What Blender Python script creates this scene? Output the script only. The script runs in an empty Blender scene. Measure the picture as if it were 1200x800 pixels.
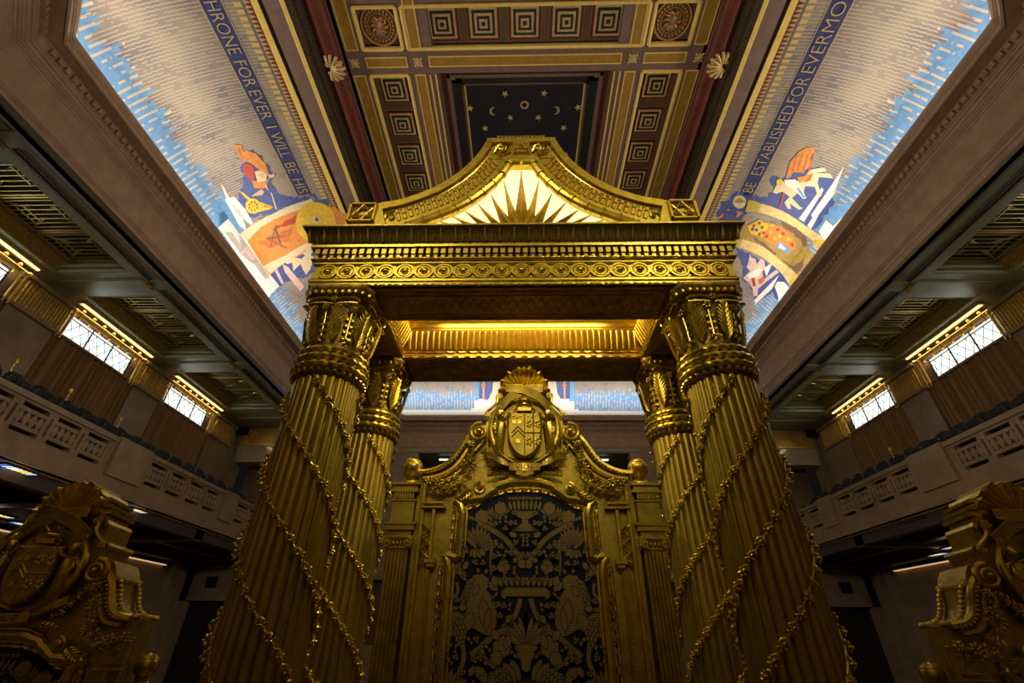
import bpy, bmesh, math, random
from mathutils import Vector, Matrix
random.seed(7)
PI = math.pi
sc = bpy.context.scene
C = sc.collection

# ------------------------------------------------------------------ camera, world, exposure
EYE = 1.4
pitch, yaw, roll = math.radians(33.3), math.radians(1.5), math.radians(.6)
fw = Vector((-math.sin(yaw)*math.cos(pitch), math.cos(yaw)*math.cos(pitch), math.sin(pitch)))
rt0 = Vector((math.cos(yaw), math.sin(yaw), 0)); up0 = rt0.cross(fw)
rt = rt0*math.cos(roll) + up0*math.sin(roll); up = -rt0*math.sin(roll) + up0*math.cos(roll)
cam_data = bpy.data.cameras.new('camera'); cam = bpy.data.objects.new('camera', cam_data); C.objects.link(cam)
cam_data.sensor_width = 36; cam_data.lens = 36*533/1200; cam_data.clip_start = .05; cam_data.clip_end = 200
mw = Matrix((rt, up, -fw)).transposed().to_4x4(); mw.translation = Vector((0, 0, EYE)); cam.matrix_world = mw
sc.camera = cam
w = bpy.data.worlds.new('world'); sc.world = w; w.use_nodes = True
w.node_tree.nodes['Background'].inputs[0].default_value = (.05, .045, .04, 1); w.node_tree.nodes['Background'].inputs[1].default_value = .1
sc.view_settings.view_transform = 'Standard'; sc.view_settings.look = 'None'; sc.view_settings.gamma = 1
sc.view_settings.use_curve_mapping = False; sc.view_settings.exposure = 0
sc.cycles.use_denoising = True; sc.cycles.max_bounces = 6; sc.cycles.diffuse_bounces = 3; sc.cycles.glossy_bounces = 3
sc.cycles.sample_clamp_indirect = 4; sc.cycles.caustics_reflective = False; sc.cycles.caustics_refractive = False

def light(name, kind, loc, power, col, size=(1, 1), tgt=None, spread=PI, spot=1.2, rad=.1, blend=.6, ax=(0, 1, 0)):
    d = bpy.data.lights.new(name, kind); d.energy = power; d.color = col
    if kind == 'AREA':
        d.shape = 'RECTANGLE'; d.size, d.size_y = size; d.spread = spread
    else: d.shadow_soft_size = rad
    if kind == 'SPOT': d.spot_size = spot; d.spot_blend = blend
    o = bpy.data.objects.new(name, d); C.objects.link(o); o.location = loc
    if tgt is not None:
        z = (Vector(loc) - Vector(tgt)).normalized()
        x = Vector(ax)
        y = z.cross(x).normalized(); x = y.cross(z)
        m = Matrix((x, y, z)).transposed().to_4x4(); m.translation = Vector(loc); o.matrix_world = m
    return o
XC = .05
WARM = (1, .83, .58); WHITE = (1, .91, .79)
# concealed lamps along the top of the cornice, washing the cove
for s in (-1, 1):
    light('cove_lamp', 'AREA', (XC+s*8.22, 9.9, 10.46), 118, WHITE, (19, .14), (XC+s*7.9, 9.9, 12.4))
light('cove_lamp', 'AREA', (XC, 20.34, 10.46), 190, (1, .95, .86), (15, .14), (XC, 19.5, 12.4), ax=(1, 0, 0))
light('cove_lamp', 'AREA', (XC, -.5, 10.50), 40, WHITE, (15, .16), (XC, 2.0, 12.4), ax=(1, 0, 0))
# up-lights on the cornice ledge, washing the flat ceiling
for s in (-1, 1):
    light('ceiling_wash', 'AREA', (XC+s*8.10, 6.5, 10.56), 130, (1, .86, .62), (10, .2), (XC+s*1.0, 6.5, 12.6))
# front spots and added unseen fills, behind and above the viewer
light('hall_fill', 'AREA', (0, -2.4, 9.8), 22, (1, .84, .60), (9, .8), (0, 9, 6), ax=(1, 0, 0))  # added fill without a fixture, lifts cornice faces and side walls
for s in (-1, 1):
    light('hall_spot', 'SPOT', (s*2.6, -2.6, 6.6), 470, (1, .88, .58), tgt=(0, 2.6, 4.25), spot=.66, rad=.14, blend=1)
light('throne_fill', 'SPOT', (0, -2.7, 4.9), 95, (1, .86, .55), tgt=(0, 3.0, 2.05), spot=.40, rad=.10, blend=1)  # added unseen spot, brightens the throne crest and panel
# added fill points, hidden on the canopy roof behind the pediment
for s in (-1, 1):
    light('roof_fill', 'POINT', (s*1.22, 3.42, 4.62), 280, (1, .84, .64), rad=.12)
# lamp trough inside the canopy
light('canopy_lamp', 'AREA', (0, 3.04, 3.90), 19, (1, .86, .5), (1.5, .3), (0, 3.04, 3), ax=(1, 0, 0))

# ------------------------------------------------------------------ materials
MATS = {}
def mat(name, col, rough=.6, metal=0, bump=0, bscale=40, var=0, vscale=6, emit=None, spec=None, coords='Object', bdist=.01, stretch=None):
    if name in MATS: return MATS[name]
    m = bpy.data.materials.new(name); m.use_nodes = True; MATS[name] = m
    nt = m.node_tree; b = nt.nodes['Principled BSDF']
    b.inputs['Base Color'].default_value = (*col, 1); b.inputs['Roughness'].default_value = rough; b.inputs['Metallic'].default_value = metal
    if spec is not None: b.inputs['Specular IOR Level'].default_value = spec
    if emit:
        b.inputs['Emission Color'].default_value = (*emit[0], 1); b.inputs['Emission Strength'].default_value = emit[1]
    tc = nt.nodes.new('ShaderNodeTexCoord'); src = tc.outputs[coords]
    if stretch:
        mp = nt.nodes.new('ShaderNodeMapping'); mp.inputs['Scale'].default_value = stretch; nt.links.new(src, mp.inputs[0]); src = mp.outputs[0]
    if bump:
        n = nt.nodes.new('ShaderNodeTexNoise'); n.inputs['Scale'].default_value = bscale; n.inputs['Detail'].default_value = 5
        bp = nt.nodes.new('ShaderNodeBump'); bp.inputs['Strength'].default_value = bump; bp.inputs['Distance'].default_value = bdist
        nt.links.new(src, n.inputs['Vector']); nt.links.new(n.outputs['Fac'], bp.inputs['Height']); nt.links.new(bp.outputs[0], b.inputs['Normal'])
    if var:
        n = nt.nodes.new('ShaderNodeTexNoise'); n.inputs['Scale'].default_value = vscale; n.inputs['Detail'].default_value = 6; n.inputs['Roughness'].default_value = .65
        nt.links.new(src, n.inputs['Vector'])
        r = nt.nodes.new('ShaderNodeValToRGB'); r.color_ramp.elements[0].position = .3; r.color_ramp.elements[1].position = .7
        r.color_ramp.elements[0].color = (*[c*(1-var) for c in col], 1); r.color_ramp.elements[1].color = (*[min(1, c*(1+var)) for c in col], 1)
        nt.links.new(n.outputs['Fac'], r.inputs[0]); nt.links.new(r.outputs[0], b.inputs['Base Color'])
    return m
gold = mat('carved_gold', (.70, .51, .055), .32, .92, .35, 60, .3, 14, bdist=.003)
gold2 = mat('gilded_wood', (.50, .355, .045), .42, .85, .3, 45, .35, 10, bdist=.003)
goldb = mat('bright_gold', (.92, .63, .09), .28, .9, .25, 80, .15, 20, bdist=.003)
shaftgold = mat('reeded_shaft_gold', (.50, .36, .045), .40, .85, .12, 60, .3, 8, bdist=.002, stretch=(1, 1, .15))
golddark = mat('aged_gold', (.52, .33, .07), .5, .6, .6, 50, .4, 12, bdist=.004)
antique = mat('antique_gold', (.28, .185, .03), .42, .85, .7, 40, .5, 16, bdist=.005)
stone = mat('mauve_stone', (.42, .275, .18), .55, 0, .25, 90, .18, 3, bdist=.003)
marble = mat('warm_marble', (.28, .19, .11), .3, 0, .05, 30, .25, 2.5)
marblepol = mat('polished_marble', (.36, .31, .22), .12, 0, 0, 10, .2, 2)
green = mat('green_gallery_paint', (.32, .31, .17), .32, 0, .1, 60, .12, 4, bdist=.003)
greend = mat('dark_green_paint', (.06, .065, .045), .4, 0, .1, 60)
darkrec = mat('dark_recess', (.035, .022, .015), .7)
grille = mat('gold_grille', (.62, .44, .13), .42, .7, .1, 50)
mauve = mat('ceiling_mauve', (.22, .135, .11), .65, 0, .1, 80, .15, 5, bdist=.003)
ochre = mat('ceiling_ochre', (.40, .225, .028), .6, 0, .1, 80, .2, 5, bdist=.003)
yellow = mat('ceiling_gilt_line', (1, .68, .18), .45, .1, .1, 60, .12, 8, bdist=.003)
oxblood = mat('oxblood_torus', (.14, .028, .015), .45, 0, .1, 60, .25, 4, bdist=.003)
leafband = mat('dark_leaf_band', (.09, .06, .03), .6, .2, .6, 60, .3, 20)
cofblack = mat('coffer_black', (.012, .01, .014), .6); cofcream = mat('coffer_cream', (.62, .46, .20), .6, 0, 0, 10, .2, 8); cofred = mat('coffer_red', (.26, .02, .012), .6)
cofgreen = mat('coffer_green', (.015, .035, .03), .6)
night = mat('night_blue_ceiling', (.010, .011, .022), .7, 0, 0, 10, .3, 3)
keyband = mat('key_band_dark', (.012, .014, .012), .6); keyline = mat('key_line', (.05, .045, .035), .6)
curtain = mat('brown_curtain', (.24, .13, .045), .8, 0, .2, 120, .15, 10, bdist=.003)
seatmat = mat('black_seat', (.007, .006, .006), .6, 0, .2, 60)
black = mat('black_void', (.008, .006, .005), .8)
wood = mat('dark_wood', (.07, .035, .015), .5, 0, .2, 30, .3, 6)
floorm = mat('chequered_floor', (.1, .08, .06), .4)
damask_bg = mat('damask_navy', (.008, .010, .022), .8, 0, .3, 300, bdist=.001)
winemit = mat('daylit_glass', (.8, .9, .85), .4, emit=((.86, 1, .93), 1.5))
lead = mat('window_lead', (.02, .02, .015), .6)
stripemit = mat('warm_tube', (1, .8, .5), .5, emit=((1, .66, .24), 2.2))
tympan = mat('lit_opal_glass', (.9, .8, .5), .4, emit=((1, .82, .42), 1.25))
fabric = mat('damask_gold', (.20, .13, .035), .75, .1, .5, 8, 0, 5, bdist=.002)

def damask_ribs():
    nt = fabric.node_tree; b = nt.nodes['Principled BSDF']; tc = nt.nodes.new('ShaderNodeTexCoord')
    wv = nt.nodes.new('ShaderNodeTexWave'); wv.bands_direction = 'Z'; wv.inputs['Scale'].default_value = 32; wv.inputs['Distortion'].default_value = 1.0; wv.inputs['Detail Scale'].default_value = 6
    r = nt.nodes.new('ShaderNodeValToRGB'); r.color_ramp.elements[0].color = (.17, .11, .022, 1); r.color_ramp.elements[1].color = (.44, .31, .075, 1)
    nt.links.new(tc.outputs['Object'], wv.inputs[0]); nt.links.new(wv.outputs['Fac'], r.inputs[0]); nt.links.new(r.outputs[0], b.inputs['Base Color'])
damask_ribs()

def mosaic_material():
    m = bpy.data.materials.new('mosaic_tesserae'); m.use_nodes = True; nt = m.node_tree; b = nt.nodes['Principled BSDF']; L = nt.links.new
    b.inputs['Roughness'].default_value = .55
    uv = nt.nodes.new('ShaderNodeUVMap'); uv.uv_map = 'arc'
    sx = nt.nodes.new('ShaderNodeSeparateXYZ'); L(uv.outputs[0], sx.inputs[0])
    def math_(op, a, b_=None, c=None):
        n = nt.nodes.new('ShaderNodeMath'); n.operation = op
        for i, v in enumerate((a, b_, c)):
            if v is None: continue
            if isinstance(v, (int, float)): n.inputs[i].default_value = v
            else: L(v, n.inputs[i])
        return n.outputs[0]
    def noise(vec, scale, detail=2, rough=.5):
        n = nt.nodes.new('ShaderNodeTexNoise'); n.inputs['Scale'].default_value = scale; n.inputs['Detail'].default_value = detail; n.inputs['Roughness'].default_value = rough
        L(vec, n.inputs['Vector']); return n.outputs['Fac']
    def comb(x, y):
        n = nt.nodes.new('ShaderNodeCombineXYZ')
        for i, v in enumerate((x, y)):
            if isinstance(v, (int, float)): n.inputs[i].default_value = v
            else: L(v, n.inputs[i])
        return n.outputs[0]
    U, V = sx.outputs[0], sx.outputs[1]                       # U metres along the wall, V degrees of arc
    # wavering gold lines of tesserae running up the cove
    wob = noise(comb(math_('MULTIPLY', U, 1.5), math_('MULTIPLY', V, .05)), 1.0, 3)
    uu = math_('ADD', U, math_('MULTIPLY', wob, .022))
    ph = math_('FRACT', math_('MULTIPLY', uu, 15.0))
    line = math_('LESS_THAN', math_('ABSOLUTE', math_('SUBTRACT', ph, .5)), .17)
    brk = math_('GREATER_THAN', noise(comb(math_('FLOOR', math_('MULTIPLY', uu, 15.0)), math_('MULTIPLY', V, .06)), 2.3, 2), .41)
    line = math_('MULTIPLY', line, brk)
    big = noise(comb(U, math_('MULTIPLY', V, .05)), 1.3, 4)
    base = nt.nodes.new('ShaderNodeValToRGB'); L(big, base.inputs[0])
    base.color_ramp.elements[0].position = .35; base.color_ramp.elements[0].color = (.20, .175, .19, 1)
    base.color_ramp.elements[1].position = .62; base.color_ramp.elements[1].color = (.345, .28, .23, 1)
    mx = nt.nodes.new('ShaderNodeMixRGB'); L(line, mx.inputs[0]); L(base.outputs[0], mx.inputs[1]); mx.inputs[2].default_value = (.47, .385, .29, 1)
    # blue at the foot of the cove, entering the tan in uneven steps
    st = math_('FLOOR', math_('MULTIPLY', U, 8.0))
    isfar = math_('GREATER_THAN', U, 30.0)
    st3 = math_('FLOOR', math_('MULTIPLY', U, 19.0))
    step3 = noise(comb(math_('MULTIPLY', st3, .731), 7.5), 2.9, 1)
    step1 = noise(comb(math_('MULTIPLY', st, .517), .5), 3.7, 1)
    step2 = noise(comb(math_('FLOOR', math_('MULTIPLY', U, 2.3)), 3.1), 1.9, 1)
    hf = noise(comb(math_('MULTIPLY', U, 16), math_('MULTIPLY', V, .25)), 1.0, 2)
    thr = math_('SUBTRACT', math_('SUBTRACT', math_('SUBTRACT', math_('SUBTRACT', 74.5, math_('MULTIPLY', isfar, 13.5)), math_('MULTIPLY', step1, 16.0)), math_('MULTIPLY', step2, 12.0)), math_('MULTIPLY', step3, 16.0))
    isb = math_('GREATER_THAN', V, thr)
    blue = nt.nodes.new('ShaderNodeMixRGB'); L(noise(comb(math_('MULTIPLY', U, 5), math_('MULTIPLY', V, .2)), 2, 3), blue.inputs[0])
    blue.inputs[1].default_value = (.10, .24, .50, 1); blue.inputs[2].default_value = (.22, .42, .66, 1)
    goldin = math_('MULTIPLY', math_('LESS_THAN', math_('ABSOLUTE', math_('SUBTRACT', math_('FRACT', math_('MULTIPLY', uu, 7.3)), .5)), .16), math_('GREATER_THAN', noise(comb(math_('FLOOR', math_('MULTIPLY', uu, 7.3)), math_('MULTIPLY', V, .12)), 1.7, 2), .47))
    b2 = nt.nodes.new('ShaderNodeMixRGB'); L(math_('MULTIPLY', goldin, .8), b2.inputs[0]); L(blue.outputs[0], b2.inputs[1]); b2.inputs[2].default_value = (.72, .56, .36, 1)
    mx2 = nt.nodes.new('ShaderNodeMixRGB'); L(isb, mx2.inputs[0]); L(mx.outputs[0], mx2.inputs[1]); L(b2.outputs[0], mx2.inputs[2])
    # gold border ticks at the crown of the cove
    edge = math_('LESS_THAN', V, 4.2)
    tick = math_('LESS_THAN', math_('FRACT', math_('MULTIPLY', U, 8.0)), .55)
    mx3 = nt.nodes.new('ShaderNodeMixRGB'); L(math_('MULTIPLY', edge, tick), mx3.inputs[0]); L(mx2.outputs[0], mx3.inputs[1]); mx3.inputs[2].default_value = (.72, .50, .12, 1)
    e2 = math_('LESS_THAN', V, 1.2)
    mx4 = nt.nodes.new('ShaderNodeMixRGB'); L(e2, mx4.inputs[0]); L(mx3.outputs[0], mx4.inputs[1]); mx4.inputs[2].default_value = (.16, .14, .16, 1)
    L(mx4.outputs[0], b.inputs['Base Color'])
    nz = noise(comb(math_('MULTIPLY', U, 30), math_('MULTIPLY', V, 1.5)), 1, 2)
    bp = nt.nodes.new('ShaderNodeBump'); bp.inputs['Strength'].default_value = .15; bp.inputs['Distance'].default_value = .01; L(nz, bp.inputs['Height']); L(bp.outputs[0], b.inputs['Normal'])
    return m
mosaic = mosaic_material()
MC = dict(glow=(.07, .10, .34), sky=(.16, .36, .64), white=(.95, .90, .82), pink=(.80, .55, .50), cream=(.80, .66, .42), cream2=(.82, .62, .26), straw=(.60, .42, .07), orange=(.75, .27, .05), orange2=(.62, .16, .03),
          yellow=(.85, .55, .04), red=(.50, .06, .03), brown=(.20, .10, .06), skin=(.78, .48, .34), olive=(.42, .28, .06), green=(.08, .22, .06), gold=(.60, .40, .10))
for k, v in MC.items(): mat('mosaic_'+k, v, .55, 0, .1, 60, .07 if k in ('white', 'cream') else .2, 9)

# ------------------------------------------------------------------ mesh helpers
class MB:
    def __init__(s): s.v = []; s.f = []; s.mi = []; s.cur = 0
    def add(s, vs, fs):
        o = len(s.v); s.v += [tuple(p) for p in vs]
        for f in fs: s.f.append(tuple(i+o for i in f)); s.mi.append(s.cur)
        return s
    def box(s, x0, x1, y0, y1, z0, z1):
        vs = [(x, y, z) for z in (z0, z1) for y in (y0, y1) for x in (x0, x1)]
        return s.add(vs, [(0, 2, 3, 1), (4, 5, 7, 6), (0, 1, 5, 4), (2, 6, 7, 3), (0, 4, 6, 2), (1, 3, 7, 5)])
    def bbox(s, x0, x1, y0, y1, z0, z1, b=.004):           # box with chamfered long edges (front/top)
        s.frust((x0, x1, z0, z1), y1, y0+b, 0); return s.frust((x0, x1, z0, z1), y0+b, y0, b)
    def frust(s, r, ya, yb, b):
        x0, x1, z0, z1 = r
        vs = [(x0, ya, z0), (x1, ya, z0), (x1, ya, z1), (x0, ya, z1), (x0+b, yb, z0+b), (x1-b, yb, z0+b), (x1-b, yb, z1-b), (x0+b, yb, z1-b)]
        return s.add(vs, [(4, 5, 6, 7), (0, 1, 5, 4), (1, 2, 6, 5), (2, 3, 7, 6), (3, 0, 4, 7), (3, 2, 1, 0)])
    def quad(s, a, b, c, d): return s.add([a, b, c, d], [(0, 1, 2, 3)])
    def lathe(s, prof, n=24, c=(0, 0), rf=None, a0=0, ax='z', cc=None):
        vs = []; o = cc or (c[0], c[1], 0)
        for (r, z) in prof:
            for i in range(n):
                a = a0+2*PI*i/n; rr = r*(rf(a, z) if rf else 1)
                p = (rr*math.cos(a), rr*math.sin(a), z)
                if ax == 'y': p = (p[0], -z, p[1])
                vs.append((p[0]+o[0], p[1]+o[1], p[2]+o[2]))
        fs = [(j*n+i, j*n+(i+1) % n, (j+1)*n+(i+1) % n, (j+1)*n+i) for j in range(len(prof)-1) for i in range(n)]
        fs.append(tuple(range(n-1, -1, -1))); fs.append(tuple((len(prof)-1)*n+i for i in range(n)))
        return s.add(vs, fs)
    def tube(s, pts, r, n=8, closed=False, flat=1.0, upv=(0, 0, 1), cap=True, twist=None):
        pts = [Vector(p) for p in pts]; N = len(pts); vs = []; 
        for k, p in enumerate(pts):
            if closed: t = pts[(k+1) % N]-pts[k-1]
            else: t = pts[min(k+1, N-1)]-pts[max(k-1, 0)]
            t.normalize(); u = Vector(upv)
            if abs(t.dot(u)) > .95: u = Vector((1, 0, 0)) if abs(t.x) < .9 else Vector((0, 1, 0))
            a = t.cross(u).normalized(); b = a.cross(t)
            rr = r(k/max(N-1, 1)) if callable(r) else r
            for i in range(n):
                an = 2*PI*i/n
                q = rr*(twist(k, an) if twist else 1)
                vs.append(p + a*math.cos(an)*q + b*math.sin(an)*q*flat)
        fs = [(k*n+i, k*n+(i+1) % n, ((k+1) % N)*n+(i+1) % n, ((k+1) % N)*n+i) for k in range(N if closed else N-1) for i in range(n)]
        if not closed and cap: fs += [tuple(range(n-1, -1, -1)), tuple((N-1)*n+i for i in range(n))]
        return s.add(vs, fs)
    def rope(s, pts, r, n=8, step=None, closed=False, turns=None, upv=(0, 1, 0)):
        pts = resample(pts, step or r*.5, closed); k_ = .9
        return s.tube(pts, r, n, closed, upv=upv, twist=lambda k, an: 1+.22*math.cos(2*an-k*k_))
    def ell(s, c, r, n=8, m=5, M=None):
        vs = []; M = M or Matrix.Identity(3)
        for j in range(m+1):
            t = PI*j/m
            for i in range(n):
                a = 2*PI*i/n; q = M @ Vector((r[0]*math.sin(t)*math.cos(a), r[1]*math.sin(t)*math.sin(a), r[2]*math.cos(t))); vs.append((c[0]+q.x, c[1]+q.y, c[2]+q.z))
        return s.add(vs, [(j*n+i, j*n+(i+1) % n, (j+1)*n+(i+1) % n, (j+1)*n+i) for j in range(m) for i in range(n)])
    def prism(s, poly, y0, y1, fn=None, bev=0):             # poly in (x,z), front at y0 (towards the viewer), back at y1
        n = len(poly); fn = fn or (lambda x, y, z: (x, y, z)); vs = []
        if bev:
            ins = inset(poly, bev)
            rings = [(ins, y0), (poly, y0+bev), (poly, y1)]
        else: rings = [(poly, y0), (poly, y1)]
        for P, y in rings: vs += [fn(x, y, z) for x, z in P]
        fs = [tuple(range(n)), tuple(range((len(rings)-1)*n+n-1, (len(rings)-1)*n-1, -1))]
        for k in range(len(rings)-1):
            for i in range(n): fs.append((k*n+(i+1) % n, k*n+i, (k+1)*n+i, (k+1)*n+(i+1) % n))
        return s.add(vs, fs)
    def merge(s, o, fn=None):
        k = len(s.v); s.v += [tuple(fn(Vector(p))) if fn else p for p in o.v]
        s.f += [tuple(i+k for i in f) for f in o.f]; s.mi += o.mi; return s
    def build(s, name, m, parent=None, smooth=35, label=None):
        me = bpy.data.meshes.new(name); me.from_pydata(s.v, [], s.f)
        ms = m if isinstance(m, (list, tuple)) else [m]
        for q in ms: me.materials.append(q)
        if len(ms) > 1:
            for p, i in zip(me.polygons, s.mi): p.material_index = i
        me.update()
        if smooth:
            for p in me.polygons: p.use_smooth = True
            try: me.set_sharp_from_angle(angle=math.radians(smooth))
            except Exception: pass
        o = bpy.data.objects.new(name, me); C.objects.link(o)
        if parent: o.parent = parent
        if label: o['label'] = label
        return o
def build_lr(mb, name, m, parent, smooth=35):                # a mirrored pair, each side a part of its own
    comp = list(range(len(mb.v)))
    def find(i):
        while comp[i] != i: comp[i] = comp[comp[i]]; i = comp[i]
        return i
    for f in mb.f:
        a = find(f[0])
        for i in f[1:]: comp[find(i)] = a
    sx = {}
    for i, p in enumerate(mb.v): r = find(i); q = sx.setdefault(r, [0, 0]); q[0] += p[0]; q[1] += 1
    for sg in (-1, 1):
        o = MB(); mp = {}
        for f, k in zip(mb.f, mb.mi):
            q = sx[find(f[0])]
            if (q[0]/q[1] < 0) == (sg < 0):
                for i in f:
                    if i not in mp: mp[i] = len(o.v); o.v.append(mb.v[i])
                o.f.append(tuple(mp[i] for i in f)); o.mi.append(k)
        if o.f: r = o.build(name, m, parent, smooth)
    return r
def inset(poly, d):
    n = len(poly); out = []; ar = sum(poly[i][0]*poly[(i+1) % n][1]-poly[(i+1) % n][0]*poly[i][1] for i in range(n)); sg = 1 if ar > 0 else -1
    for i in range(n):
        a, b, c = Vector(poly[i-1]), Vector(poly[i]), Vector(poly[(i+1) % n])
        e1 = (b-a).normalized() if (b-a).length > 1e-9 else Vector((1, 0)); e2 = (c-b).normalized() if (c-b).length > 1e-9 else e1
        n1 = Vector((-e1.y, e1.x))*sg; n2 = Vector((-e2.y, e2.x))*sg; bi = n1+n2
        bi = bi/max(bi.length_squared, .3)*2 if bi.length > .05 else n1
        out.append((b.x+bi.x*d, b.y+bi.y*d))
    return out
def resample(pts, step, closed=False):
    pts = [Vector(p) for p in pts]
    if closed: pts = pts+[pts[0]]
    L = [0]
    for a, b in zip(pts, pts[1:]): L.append(L[-1]+(b-a).length)
    n = max(2, int(L[-1]/step)); out = []; j = 0
    for i in range(n+(0 if closed else 1)):
        t = L[-1]*i/n
        while j < len(L)-2 and L[j+1] < t: j += 1
        u = (t-L[j])/max(L[j+1]-L[j], 1e-9); out.append(pts[j].lerp(pts[j+1], min(u, 1)))
    return out
def smoothpts(pts, it=2):
    pts = [Vector(p) for p in pts]
    for _ in range(it):
        q = [pts[0]]
        for a, b in zip(pts, pts[1:]): q += [a.lerp(b, .25), a.lerp(b, .75)]
        pts = q+[pts[-1]]
    return pts
def loop_sweep(mb, prof, rect, closed=True, corners=None):   # prof [(outward, z)] swept around a plan polygon (ccw), mitred
    P = rect; n = len(P); k = len(prof); vs = []
    offs = []
    for i in range(n):
        a, b, c = Vector(P[i-1]), Vector(P[i]), Vector(P[(i+1) % n])
        e1 = (b-a).normalized(); e2 = (c-b).normalized(); n1 = Vector((e1.y, -e1.x)); n2 = Vector((e2.y, -e2.x)); bi = n1+n2
        offs.append(bi/(bi.length_squared)*2)
    for i in range(n):
        for (o, z) in prof: vs.append((P[i][0]+offs[i].x*o, P[i][1]+offs[i].y*o, z))
    fs = [(i*k+j, ((i+1) % n)*k+j, ((i+1) % n)*k+j+1, i*k+j+1) for i in range(n) for j in range(k-1)]
    return mb.add(vs, fs)
def empty(name, loc=(0, 0, 0), label=None, cat=None, group=None, kind=None, rz=0):
    o = bpy.data.objects.new(name, None); C.objects.link(o); o.location = loc; o.rotation_euler = (0, 0, rz); o.empty_display_size = .1
    tag(o, label, cat, group, kind); return o
def tag(o, label=None, cat=None, group=None, kind=None):
    if label: o['label'] = label
    if cat: o['category'] = cat
    if group: o['group'] = group
    if kind: o['kind'] = kind
    return o
def copy_tree(o, parent=None, top=True):
    c = o.copy(); C.objects.link(c)
    if parent is not None: c.parent = parent
    for ch in [q for q in bpy.data.objects if q.parent == o]: copy_tree(ch, c, False)
    return c
def struct(mb, name, m, label, smooth=35): return tag(mb.build(name, m, None, smooth), label, None, None, 'structure')
def leafshape(mb, base, tip, wd, thick, nrm, curl=.0, ribs=5, n=7):     # acanthus-like leaf: midrib plus barbs
    base, tip, nrm = Vector(base), Vector(tip), Vector(nrm).normalized(); ax = tip-base; L = ax.length; side = ax.normalized().cross(nrm)
    def P(t): return base + ax*t + nrm*(thick*1.2*math.sin(PI*min(t*1.1, 1))+curl*t*t*t)
    mb.tube([P(t/6) for t in range(7)], lambda t: thick*.55*(1-.7*t)+.0005, 5, upv=nrm)
    for k in range(ribs):
        t = (k+.4)/ribs*.92; wl = wd*math.sin(PI*min(1, .25+t*.8))**.8
        for sg in (-1, 1):
            a = P(t); b = P(min(t+.28, 1.02)) + side*sg*wl; mid = a.lerp(b, .5)+nrm*thick*.7
            mb.tube([a, mid, b], lambda u: thick*(.9-.45*u) if u < .9 else thick*.15, 5, upv=nrm)
def rosette(mb, c, r, nrm=(0, -1, 0), pet=6, thick=.3, n=6):
    c = Vector(c); nrm = Vector(nrm).normalized(); u = nrm.cross(Vector((0, 0, 1)) if abs(nrm.z) < .9 else Vector((1, 0, 0))).normalized(); v = nrm.cross(u)
    M0 = Matrix((u, v, nrm)).transposed()
    for i in range(pet):
        a = 2*PI*i/pet; d = u*math.cos(a)+v*math.sin(a); t = nrm.cross(d); M = Matrix((d, t, nrm)).transposed()
        mb.ell(c+d*r*.58+nrm*r*thick*.3, (r*.45, r*.3, r*thick*.7), n, 4, M)
    mb.ell(c+nrm*r*thick*.7, (r*.28, r*.28, r*thick), n, 4, M0)
def spiral(c, r0, turns, sgn=1, a0=0, n=28, y=0, k=.86):
    return [(c[0]+r0*(1-k*t/n)*math.cos(a0+sgn*turns*2*PI*t/n), y, c[1]+r0*(1-k*t/n)*math.sin(a0+sgn*turns*2*PI*t/n)) for t in range(n+1)]
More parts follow.
